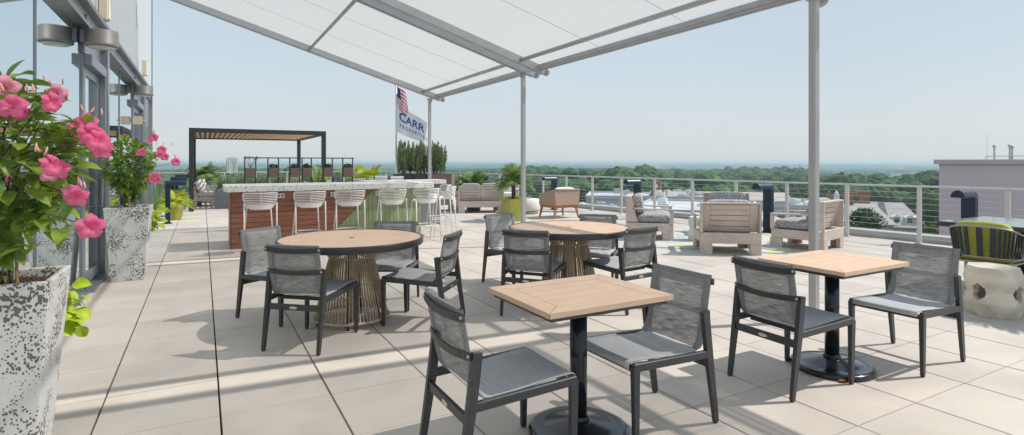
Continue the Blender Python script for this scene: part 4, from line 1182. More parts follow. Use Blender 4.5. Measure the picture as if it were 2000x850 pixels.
# ================================================================== plants
def leaf(b, base, d, up, L, W_, mi=0, droop=.35, seg=5):
    d = Vector(d).normalized(); s = d.cross(Vector(up)); 
    if s.length < .05: s = d.cross(Vector((.3,.8,.1)))
    s.normalize(); n = s.cross(d); base = Vector(base); vs = []
    prof = [.10,.72,1.0,.92,.62,.05]
    for i in range(seg+1):
        q = i/seg; c = base + d*L*q - n*L*droop*q*q; w = W_*.5*prof[i]
        vs += [c - s*w + n*w*.35, c, c + s*w + n*w*.35]
    fs = []
    for i in range(seg):
        o = 3*i; fs += [(o,o+1,o+4,o+3),(o+1,o+2,o+5,o+4)]
    b.add(vs, fs, True, mi)
def make_flower(mat_, size=.055):
    b = MB()
    for k in range(5):
        a0 = 2*PI*k/5
        def f(u, v, a0=a0):
            r = size*(.16 + .9*u); spread = 1.15*math.sin(PI*min(1, .30+.52*u))+.15; a = a0 + (v-.5)*spread*1.25 + .30*u
            z = -.018*(1-u)**2 + .012*math.sin(u*PI) - .014*u*u + .007*math.sin(v*6.3+k*2)*u + .008*(v-.5) + .004*math.sin(v*9+k)*u
            rr = r*(1 - .18*abs(v-.5)*2*u)
            return (rr*math.cos(a), rr*math.sin(a), z)
        b.grid(f, 6, 6)
    me_o = b.build('flower', mat_, recalc=False)
    b = MB(); b.lathe([(size*.20,-.014),(size*.12,-.03),(.006,-.055)], n=12, capb=False); b.lathe([(.0,-.02),(size*.2,-.011)], n=12, capb=False, capt=False)
    th = b.build('throat', 'throat', me_o)
    return me_o
fl_a = make_flower('petal'); fl_b = make_flower('petal_pale')
used = set()
def put_flower(parent, p, nrm, sc=1.0, pale=False):
    src = fl_b if pale else fl_a
    if src.name not in used: used.add(src.name); o = src
    else: o = copy_tree(src)
    o.parent = parent; o.location = p; q = Vector(nrm).to_track_quat('Z', 'Y'); o.rotation_euler = q.to_euler(); o.scale = (sc, sc, sc); return o
def tapered_planter(name, x, y, lab):
    t = thing(name, lab, 'planter', (x, y, 0), 0, 'tall pitted white planters by the glass wall')
    h, bt, tp, wl = .90, .335, .475, .028
    b = MB(); vs = []
    for (w, z) in ((bt,0),(tp,h),(tp-2*wl,h),(tp-2*wl-.015,h-.10)):
        for sx, sy in ((-1,-1),(1,-1),(1,1),(-1,1)): vs.append(Vector((sx*w/2, sy*w/2, z)))
    fs = [(3,2,1,0)]
    for k in range(3):
        for j in range(4): fs.append((4*k+j, 4*k+(j+1)%4, 4*k+4+(j+1)%4, 4*k+4+j))
    b.add(vs, fs); o = b.build('pot', 'pitted', t)
    md = o.modifiers.new('bevel', 'BEVEL'); md.width = .008; md.segments = 2; md.limit_method = 'ANGLE'
    b = MB()
    def f(u, v):
        w = tp-2*wl-.016; return ((u-.5)*w, (v-.5)*w, h-.05 + .012*math.sin(u*40)*math.sin(v*37) + .012*math.sin(u*11+v*7))
    b.grid(f, 24, 24, smooth=False); b.build('soil', 'soil', t)
    return t
def mandevilla(x, y, lab, rg, flowers, dirs, n_leaf, R_, zc, hh, lsize):
    z0 = .85
    t = thing('mandevilla_plant', lab, 'flowering plant', (x, y, z0), 0, 'pink flowering plants in the tall planters')
    b = MB(); tips = []
    for k in range(9):
        a = 2*PI*k/9; tips_ = []
        pts = [(.05*math.cos(a+q*2.2)*(1+q*.3), .05*math.sin(a+q*2.2)*(1+q*.3), q*hh*.55) for q in [i/12 for i in range(13)]]
        b.tube(pts, .0035, 5)
    centre = Vector((0,0,zc-z0))
    for f in flowers:
        p = Vector(f[0]) - Vector((x, y, z0)); s = Vector((rg.uniform(-.04,.04), rg.uniform(-.04,.04), (zc-z0)*rg.uniform(.5,1))); m_ = (s+p)/2 + Vector((0,0,.04))
        q0 = p - Vector(f[1]).normalized()*.05*f[2]
        b.tube([s, m_, q0], [.0035,.003,.002], 5)
    b.build('stems', 'trunk', t)
    b = MB()
    for k in range(3):
        a = 2.2*k+.4; b.beam((.07*math.cos(a), .07*math.sin(a), 0), (.055*math.cos(a), .055*math.sin(a), hh*.62), .016, .010)
    b.build('stakes', 'stake', t)
    b = MB()
    for k in range(n_leaf):
        while True:
            p = Vector((rg.uniform(-1,1), rg.uniform(-1,1), rg.uniform(-1,1)))
            if .25 < p.length < 1 and rg.random() < .35 + p.length*.65: break
        wz = 1 - .45*max(0, -p.z)
        pos = centre + Vector((p.x*R_[0]*wz, p.y*R_[1]*wz, p.z*R_[2]))
        out = Vector((p.x, p.y, p.z*.4)).normalized(); dr = (out + Vector((rg.gauss(0,.5), rg.gauss(0,.5), rg.gauss(-.1,.4)))).normalized()
        L = lsize*rg.uniform(.65,1.25); leaf(b, pos, dr, (rg.gauss(0,.35), rg.gauss(0,.35), 1), L, L*rg.uniform(.5,.62), 0, rg.uniform(.1,.45))
    for (p0, p1, nl) in dirs:
        p0, p1 = Vector(p0) - Vector((x,y,z0)), Vector(p1) - Vector((x,y,z0))
        for k in range(nl):
            q = (k+rg.random())/nl; pos = p0.lerp(p1, q); dr = Vector((rg.gauss(0,1), rg.gauss(0,1), rg.gauss(0,.5))).normalized()
            L = lsize*rg.uniform(.6,1.1); leaf(b, pos + Vector((rg.gauss(0,.015),rg.gauss(0,.015),rg.gauss(0,.02))), dr, (0,0,1), L, L*.55, 0, .3)
    b.build('leaves', 'leaf', t, recalc=False)
    for f in flowers[::3]:
        p = Vector(f[0]) - Vector((x,y,z0))
        for k in range(3):
            b = MB()
            q = p + Vector((rg.gauss(0,.035), rg.gauss(0,.035), .03+rg.random()*.03)); dr = Vector((rg.gauss(0,.3), rg.gauss(0,.3), 1)).normalized()
            b.tube([q, q+dr*.010*f[2], q+dr*.026*f[2], q+dr*.042*f[2]], [.002,.0045*f[2],.005*f[2],.0008], 6); b.build('bud', 'bud', t)
    for p, n_, s, pale in flowers: put_flower(t, Vector(p) - Vector((x,y,z0)), n_, s, pale)
    return t
def fp(px, y, d): X, Y = pw(px, d); return Vector((X, Y, zy(y, d)))
tapered_planter('tall_planter', -.845, 3.48, 'tall pitted white planter in the left foreground')
tapered_planter('tall_planter', -.80, 8.38, 'tall pitted white planter standing farther along the glass wall')
rg = random.Random(11)
tocam = lambda p: (Vector((0,0,CAMZ)) - p).normalized()
L1 = []
for px, y, d, s, pale in ((22,205,2.42,1.25,0),(8,172,2.50,1.3,1),(38,222,2.5,1.0,0),(108,182,2.60,1.05,1),(104,200,2.52,1.1,0),(120,192,2.66,.95,0),
                          (168,240,2.60,1.05,0),(178,262,2.55,1.15,0),(192,272,2.50,1.2,0),(158,258,2.66,1.0,0),(196,292,2.60,1.1,0),(150,248,2.7,.9,1),
                          (104,322,2.42,1.15,0),(114,330,2.52,1.0,0),(96,338,2.5,.9,1),(148,385,2.48,1.05,0),(140,375,2.6,.9,1),(178,444,2.40,1.2,0)):
    p = fp(px, y, d); nrm = (tocam(p) + Vector((rg.gauss(.1,.35), rg.gauss(0,.35), rg.gauss(.05,.35)))).normalized(); L1.append((p, nrm, s*.84, bool(pale)))
dirs = [(fp(60,260,2.6), fp(180,250,2.6), 16), (fp(60,330,2.6), fp(140,340,2.6), 10), (fp(30,420,2.5), fp(160,450,2.5), 20), (fp(60,200,2.6), fp(100,200,2.6), 10), (fp(20,400,2.5), fp(110,400,2.6), 16), (fp(30,480,2.5), fp(60,470,2.45), 7)]
mandevilla(-.845, 3.48, 'large pink flowering mandevilla filling the left foreground', rg, L1, dirs, 440, (.28,.30,.44), 1.42, .95, .115)
L2 = []
for px, y, d, s, pale in ((300,268,6.75,1.0,0),(278,297,6.6,.8,0),(270,300,6.7,.6,0),(316,292,6.7,1.0,0),(312,303,6.6,.9,0),(322,306,6.8,.95,0),(344,316,6.8,1.0,0),(302,345,6.6,1.1,0),(308,352,6.7,.9,0),(295,352,6.8,.8,0),(290,278,6.8,.7,1)):
    p = fp(px, y, d); nrm = (tocam(p) + Vector((rg.gauss(.1,.4), rg.gauss(0,.4), rg.gauss(.0,.4)))).normalized(); L2.append((p, nrm, s, bool(pale)))
dirs = [(fp(270,300,6.8), fp(315,300,6.8), 14), (fp(270,340,6.8), fp(300,350,6.8), 10), (fp(222,330,6.9), fp(250,380,6.9), 14)]
mandevilla(-.80, 8.38, 'smaller looking pink flowering mandevilla in the farther planter', rg, L2, dirs, 460, (.23,.23,.36), 1.36, .8, .10)
# chartreuse vines
def vine(p, lab, n, r, hz, size, seed):
    rg = random.Random(seed); b = MB()
    for k in range(n):
        q = Vector((rg.gauss(0,r[0]), rg.gauss(0,r[1]), -rg.random()*hz)); dr = Vector((rg.gauss(.3,.6), rg.gauss(-.3,.6), rg.gauss(-.4,.4))).normalized()
        L = size*rg.uniform(.6,1.2); leaf(b, q, dr, (rg.gauss(.5,.4), rg.gauss(-.5,.4), .7), L, L*.85, 0, .3)
    o = b.build('sweet_potato_vine', 'leaf_lime', loc=p, recalc=False); tag(o, lab, 'vine', 'bright chartreuse trailing vines')
vine(tuple(fp(128,550,3.22)), 'bright chartreuse vine hanging beside the foreground planter', 46, (.03,.04), .26, .085, 1)
vine(tuple(fp(296,410,9.4)), 'bright chartreuse vine at the foot of the wall past the farther planter', 40, (.07,.07), .35, .11, 2)
vine(tuple(Vector((-.93,3.63,.90))), 'chartreuse leaves sprouting at the back rim of the foreground planter', 22, (.07,.02), .03, .06, 3)

def palm(x, y, z, lab, n, L, m, seed, trunk=0, fan=False, name='palm_plant'):
    rg = random.Random(seed); t = thing(name, lab, 'palm', (x, y, z))
    if trunk:
        b = MB(); b.tube([(0,0,0),(.01,.01,trunk*.5),(0,0,trunk)], [.05,.045,.06], 10)
        for k in range(14): b.tube([(.0,.0,trunk*k/14),(.0,.0,trunk*k/14+.012)], .058, 9)
        b.build('trunk', 'trunk', t)
    b = MB()
    for k in range(n):
        a = 2*PI*k/n + rg.uniform(-.3,.3); el = rg.uniform(.15, 1.35); l = L*rg.uniform(.75,1.1)
        h = Vector((math.cos(a), math.sin(a), 0)); base = Vector((0,0,trunk))
        c = [base + h*l*math.cos(el)*q*(1) + Vector((0,0,l*math.sin(el)*q - l*.62*q*q*(1.1-el*.45))) for q in [i/14 for i in range(15)]]
        if not fan:
            b.tube(c, [.006*(1-.8*i/14)+.001 for i in range(15)], 4)
            for i in range(2, 15):
                tg = (c[i]-c[i-1]).normalized(); s = tg.cross(Vector((0,0,1))).normalized(); ll = l*.30*math.sin(PI*min(1,(i+1)/16))**.6
                for q in (0, .5):
                    for sg in (-1,1):
                        p = c[i-1].lerp(c[i], q); d = (s*sg + tg*.75 + Vector((0,0,-.25+rg.gauss(0,.1)))).normalized(); w = tg*ll*.055
                        b.add([p-w, p+w, p+d*ll*.6+w*.7-Vector((0,0,ll*.05)), p+d*ll-Vector((0,0,ll*.22)), p+d*ll*.6-w*.7-Vector((0,0,ll*.05))], [(0,1,2,3,4)])
        else:
            tip = c[9]; b.tube(c[:10], .007, 4); tg = (c[9]-c[7]).normalized(); s = tg.cross(Vector((0,0,1))).normalized(); nn = s.cross(tg)
            for j in range(17):
                th = (j-8)/8*1.5; d = (tg*math.cos(th) + s*math.sin(th)).normalized(); w = d.cross(nn)*l*.022; ll = l*.42*(1-.25*abs(th)/1.5)
                b.add([tip-w*.4, tip+w*.4, tip+d*ll*.6+w, tip+d*ll-nn*ll*.12, tip+d*ll*.6-w], [(0,1,2,3,4)])
    b.build('fronds', m, t, recalc=False); return t
def round_pot(x, y, r, h, lab, m='lime_pot', sq=False, name='glazed_pot'):
    b = MB()
    if sq: b.frustum((0,0,0), (r*1.7,r*1.7), (r*2,r*2), h)
    else: b.lathe([(r*.68,0),(r*.74,.02),(r,h-.03),(r*1.03,h),(r*.92,h),(r*.88,h-.06),(0.0,h-.06)], n=36, capt=False)
    o = b.build(name, m, loc=(x, y, 0)); tag(o, lab, 'pot', None); return o
x, y = pw(1003, 13.9); round_pot(x, y, .24, .55, 'olive lime pot holding the green palm behind the slim post', sq=True)
palm(x, y, .5, 'green palm in the square lime pot behind the slim awning post', 26, .72, 'palm_g', 4, trunk=.42)
vine((x, y, .58), 'yellow green ground cover spilling over the square lime pot', 60, (.12,.12), .06, .09, 5)
x, y = pw(925, 16.9); round_pot(x, y, .28, .55, 'grey pot holding the palm behind the slatted sofa', 'grey_box')
palm(x, y, .5, 'wide green palm rising behind the slatted two seat sofa', 30, .80, 'palm_g', 6, trunk=.2)
x, y = pw(712, 16.6); round_pot(x, y, .3, .6, 'grey pot holding the yellow fan palm', 'grey_box')
palm(x, y, .55, 'yellow green fan palm to the right of the herb screen', 20, 1.05, 'palm_y', 8, trunk=.15, fan=True)
x, y = pw(655, 16.0); palm(x, y, .35, 'slim green fan palm seen through the right end of the herb screen', 13, 1.0, 'palm_y', 9, trunk=.1, fan=True)
round_pot(x, y, .25, .4, 'low grey pot below the slim fan palm', 'grey_box')
x, y = pw(618, 17.0); palm(x, y, .4, 'feathery green palm seen through the middle of the herb screen', 15, .9, 'palm_g', 19, trunk=.3); round_pot(x, y, .25, .45, 'grey pot below the feathery palm behind the screen', 'grey_box')
x, y = pw(398, 23.5); palm(x, y, .55, 'green palm under the left corner of the pergola', 26, .95, 'palm_g', 12, trunk=.3)
round_pot(x, y, .28, .6, 'grey pot under the left corner of the pergola', 'grey_box')
# off to the right: potted tree that throws dappled shade on the paving
palm(8.3, 1.3, .5, 'feathery palm in a charcoal pot just right of the glass table', 60, 1.15, 'palm_g', 21, trunk=1.25)
round_pot(8.3, 1.3, .3, .55, 'charcoal pot of the palm right of the glass table', 'dark_box')

# olive pots with grasses on the left
def grass_plant(x, y, z, lab, n, r, h, m, seed, w=.006, spread=.5):
    b = MB(); plant_tuft(b, (0,0,0), n, r, h, random.Random(seed), w, spread, 4); o = b.build('ornamental_grass', m, loc=(x, y, z), recalc=False); tag(o, lab, 'grass'); return o
round_pot(-.62, 16.45, .20, .46, 'glossy olive lime pot, nearer one of the pair at the left')
round_pot(-.62, 17.5, .20, .46, 'glossy olive lime pot, farther one of the pair at the left')
palm(-.62, 16.45, .42, 'yellow green leafy plant in the nearer olive pot', 16, .55, 'palm_y', 31, 0, name='potted_plant')
palm(-.62, 17.5, .42, 'yellow green leafy plant in the farther olive pot', 16, .55, 'palm_y', 32, 0, name='potted_plant')
grass_plant(-1.35, 16.9, -.0, 'tall feathery grass behind the end of the glass wall', 260, .28, .85, 'grass_g', 33)
grass_plant(-1.3, 18.4, .0, 'tall feathery grass farther along the glass railing', 260, .3, .95, 'grass_g', 34)
grass_plant(-1.2, 20.3, .0, 'tall feathery grass near the left pergola post', 260, .3, .95, 'grass_g', 35)
# grey planter with grasses under pergola
def long_planter(x0, x1, y, h, lab, m='grey_box', dpt=.55):
    t = thing('planter_box', lab, 'planter', ((x0+x1)/2, y, 0))
    b = MB(); w = x1-x0
    for sx in (-1,1): b.box((sx*(w/2-.02),0,h/2), (.04,dpt,h), .004)
    for sy in (-1,1): b.box((0,sy*(dpt/2-.02),h/2), (w-.084,.04,h), .004)
    b.build('box', m, t)
    b = MB(); b.box((0,0,h-.06), (w-.085,dpt-.085,.05)); b.build('soil', 'soil', t); return t
long_planter(.33, 3.0, 19.9, .64, 'grey rectangular planter with grasses under the front of the pergola')
for k in range(5):
    grass_plant(.62+.52*k, 19.9, .58, ('soft green grass clump at the left end of the grey pergola planter','soft green grass clump, second from the left in the grey planter','soft green grass clump, middle of the grey planter','soft green grass clump, fourth from the left in the grey planter','soft green grass clump at the right end of the grey planter')[k], 300, .22, .55+.06*(k%2), 'grass_g', 40+k)
# junipers in charcoal planters
JX = [pw(px, d) for px, d in ((787,21.6),(801,21.8),(815,21.7),(829,22.0),(846,21.9),(860,21.8),(788,22.4),(822,22.6),(852,22.6))]
def juniper(x, y, lab, seed, h):
    rg = random.Random(seed); t = thing('juniper_shrub', lab, 'shrub', (x, y, .92), 0, 'clipped junipers in the charcoal planters')
    b = MB()
    for k in range(3): b.tube([(rg.uniform(-.05,.05), rg.uniform(-.05,.05), 0), (0,0,.45), (rg.uniform(-.08,.08),0,h*.8)], [.018,.015,.005], 6)
    b.build('trunk', 'trunk', t); b = MB()
    plumes = []
    for k in range(30):
        aa = rg.uniform(0,2*PI); r0 = .20*math.sqrt(rg.random()); z0_ = rg.uniform(.10,.75)*h*(.55+.45*rg.random()); plumes.append((aa, r0, z0_, rg.uniform(.28,.55)*(1 if z0_ < .6*h else .8)))
    for k in range(1700):
        aa, r0, z0_, ln = rg.choice(plumes); q = rg.random(); z = min(h*1.04, z0_ + ln*q); a = rg.uniform(0,2*PI); pr = .055*(1-.75*q)*math.sqrt(rg.random()); cr_ = r0*(1+.35*q)*(1 - .45*max(0,(z/h-.55)/.45)); 
        X_, Y_ = cr_*math.cos(aa)+pr*math.cos(a), cr_*math.sin(aa)+pr*math.sin(a); rr = math.hypot(X_, Y_); a = math.atan2(Y_, X_)
        p = Vector((rr*math.cos(a), rr*math.sin(a), z)); d = Vector((math.cos(a)*.35, math.sin(a)*.35, 1)) + Vector((rg.gauss(0,.25),rg.gauss(0,.25),0)); d.normalize(); s = d.cross(Vector((rg.gauss(0,1),rg.gauss(0,1),.1))).normalized()*rg.uniform(.011,.022); L = rg.uniform(.07,.17)
        b.add([p-s, p+s, p+d*L+s*.1], [(0,1,2)])
    b.build('foliage', 'arbor', t, recalc=False)
labs = ['leftmost clipped juniper, beside the flagpole','second clipped juniper from the flagpole','third clipped juniper from the flagpole','clipped juniper just left of the slim awning post','clipped juniper just right of the slim awning post','rightmost clipped juniper at the planter end','back row juniper at the left behind the front shrubs','back row juniper in the middle behind the front shrubs','back row juniper at the right behind the front shrubs']
for k, (x, y) in enumerate(JX): juniper(x, y, labs[k], 60+k, 1.42 + .12*math.sin(k*2.3))
for k, (pa, pb, lab) in enumerate(((775,812,'charcoal juniper planter at the left, beside the flagpole'),(813,838,'charcoal juniper planter behind the slim awning post'),(839,886,'charcoal brown juniper planter at the right end of the row'))):
    d = 22.0; (xa, ya), (xb, yb) = pw(pa, d), pw(pb, d); w = math.hypot(xb-xa, yb-ya)-.02
    b = MB(); hh = 1.0
    for sx in (-1,1): b.box((sx*(w/2-.02),0,hh/2), (.04,1.3,hh), .004)
    for sy in (-1,1): b.box((0,sy*.63,hh/2), (w-.084,.04,hh), .004)
    t = thing('juniper_planter', lab, 'planter', ((xa+xb)/2, (ya+yb)/2, 0), -YAW); b.build('box', 'dark_box' if k < 2 else 'box_wood', t)
    b = MB(); b.box((0,0,.92), (w-.09,1.2,.04)); b.build('soil', 'soil', t)

# ================================================================== flags
def flag(P00, P10, P01, P11, name, lab, cat, mats, mif, wav, text=False):
    t = thing(name, lab, cat, tuple(P00)); P00_, P10_, P01_, P11_ = [Vector(p)-Vector(P00) for p in (P00,P10,P01,P11)]
    nrm = (P10_).cross(P01_).normalized()
    def f(u, v, off=0):
        p = P00_.lerp(P10_, u).lerp(P01_.lerp(P11_, u), v)
        return p + nrm*(wav*math.sin(u*7+v*2.2)*min(1,u*3) + off) + Vector((0,0,-.05*math.sin(u*5+1)*u))
    b = MB(); b.grid(lambda u, v: f(u, v), 26, 13, mif=mif); b.build('cloth', mats, t, recalc=False)
    if text:
        for body, size, u0, v0, usc, bold in (('CARR', 1.0, .06, .52, .36, .02), ('PROPERTIES', 1.0, .08, .78, .155, .006)):
            cu = bpy.data.curves.new('lettering', 'FONT'); cu.body = body; cu.size = 1; cu.offset = bold; cu.space_character = 1.02 if bold > .01 else 1.35
            to = bpy.data.objects.new('lettering', cu); col.objects.link(to); bpy.context.view_layer.update()
            me = bpy.data.meshes.new_from_object(to.evaluated_get(bpy.context.evaluated_depsgraph_get())); bpy.data.objects.remove(to)
            bm = bmesh.new(); bm.from_mesh(me); bmesh.ops.triangulate(bm, faces=bm.faces)
            bmesh.ops.subdivide_edges(bm, edges=[e for e in bm.edges if e.calc_length() > .25], cuts=2); bmesh.ops.triangulate(bm, faces=bm.faces)
            asp = P10_.length / P01_.length
            for v_ in bm.verts:
                u = u0 + v_.co.x*usc*.93; v = v0 - v_.co.y*usc*asp*.95
                v_.co = f(u, v, -.012)
            bm.to_mesh(me); bm.free(); me.materials.clear(); me.materials.append(M['letter_blue'])
            o = bpy.data.objects.new('lettering', me); col.objects.link(o); o.parent = t
        # small pale blue swoosh mark left of the R
    return t
d = 25.6
x, y = pw(774, d)
b = MB(); b.tube([(0,0,0),(0,0,2.5),(0,0,5.2)], [.045,.042,.035], 14); t = thing('flagpole', 'slim silver flagpole rising behind the junipers', 'flagpole', (x, y, 0)); b.build('pole', 'silver', t)
b = MB(); b.lathe([(.001,5.18),(.05,5.21),(.06,5.26),(.05,5.31),(.001,5.33)], n=16); b.build('finial', 'silver', t)
q = lambda px, yy, dd=25.6: Vector((*pw(px, dd), zy(yy, dd)))
flag(q(776,203), q(834,241), q(776,258), q(828,282), 'company_flag', 'white company flag with navy lettering flying from the pole', 'flag', ['flag_white'], None, .085, True)
flag(q(775,168), q(792,182), q(776,206), q(800,238), 'national_flag', 'red and white striped flag hanging above the white flag', 'flag', ['flag_red','flag_white','flag_blue'], lambda i, j: 2 if (i < 10 and j < 7) else j % 2, .06)

x, y = pw(1637, 3.66); b = MB(); leaf(b, (0,0,.012), (.8,-.5,.06), (0,0,1), .07, .022, 0, .15); leaf(b, (.0,0,.012), (.7,-.7,.05), (.1,.2,1), .045, .016, 0, .3)
M['dry_leaf'] = mat('dry_orange_leaf', (.62,.22,.05), .7); o = b.build('fallen_leaf', 'dry_leaf', loc=(x, y, .0), recalc=False); tag(o, 'small orange dry leaf on the paving at the foot of the right square table', 'leaf')
# ================================================================== lilac penthouse on the right
def penthouse():
    x0, y0 = pw(1834, 20.0)
    t = thing('penthouse_block', 'lilac rendered penthouse block with pale cap beyond the railing', 'building', (x0, y0, 0), -YAW - R(42))
    b = MB(); b.box((6.5, 3.5, -10.25), (13, 7, 23.3)); b.build('wall', 'lilac', t)
    b = MB(); b.box((6.45, 3.5, 1.47), (13.2, 7.2, .17), .01); b.build('cap', 'lilac_cap', t)
    mi_ = (Matrix.Translation((x0, y0, 0)) @ Matrix.Rotation(-YAW - R(42), 4, 'Z')).inverted()
    def loc(px, d): X_, Y_ = pw(px, d); return mi_ @ Vector((X_, Y_, 0))
    q = loc(1928, 20.6); b = MB(); b.tube([(q.x,q.y,1.5),(q.x,q.y,2.6)], .006, 5); b.build('antenna', 'silver', t)
    for px, h in ((1942,.50),(1972,.52),(1977,.48)):
        q = loc(px, 20.6); b = MB(); b.tube([(q.x,q.y,1.5),(q.x,q.y,1.5+h)], .028, 8); b.lathe([(.03,1.5+h),(.06,1.52+h),(.055,1.58+h),(.01,1.61+h)], c=(q.x,q.y,0), n=12, capb=False); b.build('vent', 'post', t)
    q = loc(1925, 20.6); XA = q.x; YA = q.y
    b = MB(); b.tube([(XA,YA,1.68),(XA+6,YA,1.68)], .012, 6)
    for k in range(9): b.tube([(XA+.7*k,YA,1.5),(XA+.7*k,YA,1.68)], .008, 5)
    b.build('roof_rail', 'post', t)
penthouse()
# ================================================================== the town and woods below
GZ = -22.0
b = MB()
def gf(u, v):
    a = -PI*.9 + u*PI*1.9; r = 30*(300**v); return (r*math.sin(a+.5)*1.0, r*math.cos(a+.5)*1.0, GZ - (0 if r < 900 else min(25,(r-900)*.02)))
b.grid(gf, 96, 40); b.box((0,0,GZ-.35), (400,400,.6)); tag(b.build('ground', 'grass', recalc=False), kind='structure')
# ground is large enough to reach the horizon; streets
b = MB()
for (pa, da, pb, db) in ((1050,95,1900,150),(1750,70,1850,260),(900,150,1200,160)):
    xa, ya = pw(pa, da); xb, yb = pw(pb, db); b.beam((xa,ya,GZ+.06), (xb,yb,GZ+.06), 9, .04)
tag(b.build('street', 'road'), kind='structure')

np.random.seed(5)
def ico(sub):
    bm = bmesh.new(); bmesh.ops.create_icosphere(bm, subdivisions=sub, radius=1)
    v = np.array([x.co[:] for x in bm.verts]); f = np.array([[q.index for q in x.verts] for x in bm.faces]); bm.free(); return v, f
def lumpy(v, seed, amp):
    r = np.random.RandomState(seed); c = r.normal(size=(26,3)); c /= np.linalg.norm(c, axis=1)[:,None]; c[:,2] = np.abs(c[:,2])*.8-.1
    d = v @ c.T; k = np.exp((d-1)*9).max(axis=1); out = v*(1-amp+amp*1.5*k)[:,None]; out += r.normal(size=v.shape)*.05; return out
VAR = [[(lumpy(ico(s)[0], q, .38), ico(s)[1]) for q in range(6)] for s in (2, 3)]
def scatter(dmin, dmax, sp, lod, name, m, zt, hvar, skip=None, seed=1, k0=-.9, k1=1.25):
    r = np.random.RandomState(seed); V = []; Fc = []; off = 0; d = dmin
    n = 0
    while d < dmax:
        s = sp*(1 + max(0, d-600)/1800); wid = (k1-k0)*d; cnt = int(wid/s)
        for i in range(cnt):
            dd = d + r.uniform(-.6,.6)*s; rr = k0*dd + (i + r.uniform(-.1,1.1))*s
            px = 1000+F*rr/dd
            if skip and skip(px, dd): continue
            v, f = VAR[lod][r.randint(6)]; h = s*.66*r.uniform(.8,1.3); hz = h*r.uniform(.85,1.25); top = zt(px, dd) + r.normal()*hvar
            x, y = cw(rr, dd); a = r.uniform(0,6.28); c, s_ = math.cos(a), math.sin(a)
            q = v*np.array([h,h,hz]); q = np.stack([q[:,0]*c-q[:,1]*s_, q[:,0]*s_+q[:,1]*c, q[:,2]], 1) + np.array([x, y, top-hz])
            V.append(q); Fc.append(f+off); off += len(v); n += 1
        d += s*.85
    V = np.concatenate(V).astype(np.float32); Fc = np.concatenate(Fc).astype(np.int32)
    me = bpy.data.meshes.new(name); me.vertices.add(len(V)); me.vertices.foreach_set('co', V.ravel()); me.loops.add(Fc.size); me.loops.foreach_set('vertex_index', Fc.ravel())
    me.polygons.add(len(Fc)); me.polygons.foreach_set('loop_start', np.arange(0, Fc.size, 3, dtype=np.int32)); 
    me.polygons.foreach_set('use_smooth', np.zeros(len(Fc), dtype=bool)); me.materials.append(M[m]); me.update(calc_edges=True)
    o = bpy.data.objects.new(name, me); col.objects.link(o); tag(o, kind='stuff'); print(name, n, len(Fc)); return o
def clear_zone(px, d):
    return (930 < px < 1620 and 60 < d < 175) or (1580 < px < 1860 and 90 < d < 160)
def treeline(px, d):   # canopy top height
    cap = max(GZ+4, 1.44 - .031*d) if px > 1585 else 99
    return min(cap, GZ + 15.5) + 2.5*math.sin(px*.011+d*.004) + 1.5*math.sin(px*.031+1) + (1.5 if 1240 < px < 1560 else 0)
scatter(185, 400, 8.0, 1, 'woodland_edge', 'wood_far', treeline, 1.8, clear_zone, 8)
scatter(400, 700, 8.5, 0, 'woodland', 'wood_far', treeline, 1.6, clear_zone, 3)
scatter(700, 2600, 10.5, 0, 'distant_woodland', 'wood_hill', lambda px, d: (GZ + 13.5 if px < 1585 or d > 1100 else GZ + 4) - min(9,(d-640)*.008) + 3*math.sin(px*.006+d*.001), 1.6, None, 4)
# far wooded hills, as terrain ridges
def ridge(name, d, zb, zt, seed, k0=-1.1, k1=1.3):
    r = np.random.RandomState(seed); n = 700; ph = r.uniform(0, 6.28, 12); b = MB()
    prof = []
    for i in range(n+1):
        k = k0 + (k1-k0)*i/n; q = k*4.2
        h = sum(math.sin(q*(1.3**j)*1.1+ph[j])/(1.25**j) for j in range(12))*.5; prof.append((k, zt + h*(zt-zb)*.13 + r.normal()*.9))
    def f(u, v):
        k, h = prof[round(u*n)]; dd = d + v*d*.25; x, y = cw(k*dd, dd); s = math.sin(PI*min(1, v*1.0)**.5); return (x, y, zb + (h-zb)*s)
    b.grid(f, n, 8); tag(b.build(name, 'wood_hill', recalc=False), kind='structure')
ridge('hills', 2700, -45, -9.5, 1)
ridge('hills', 4200, -50, -7, 2)
ridge('hills', 6200, -60, 0, 5)

# individual trees between the buildings
def crown_mesh(name, m, seed, n=2600, clumps=34):
    rg = random.Random(seed); b = MB()
    cs = []
    for k in range(clumps):
        a = rg.uniform(0,2*PI); z = rg.uniform(-.55,1); rr = math.sqrt(max(0,1-max(0,z)**2))*(1-.25*max(0,-z))*rg.uniform(.45,1.0)
        cs.append((Vector((rr*math.cos(a)*.82, rr*math.sin(a)*.82, z*.74)), rg.uniform(.20,.34)))
    for k in range(n):
        c, r_ = rg.choice(cs); v = Vector((rg.gauss(0,1),rg.gauss(0,1),rg.gauss(0,1))).normalized(); p = c + v*r_*rg.uniform(.75,1.05)
        nn = (v + Vector((rg.gauss(0,.5),rg.gauss(0,.5),rg.gauss(.2,.5)))).normalized(); d = nn.cross(Vector((rg.gauss(0,1),rg.gauss(0,1),rg.gauss(0,1)))).normalized(); e = nn.cross(d); s = rg.uniform(.045,.085)
        b.add([p-d*s, p-e*s*.6, p+d*s, p+e*s*.6], [(0,1,2,3)])
    o = b.build(name, m, recalc=False); return o
protos = []
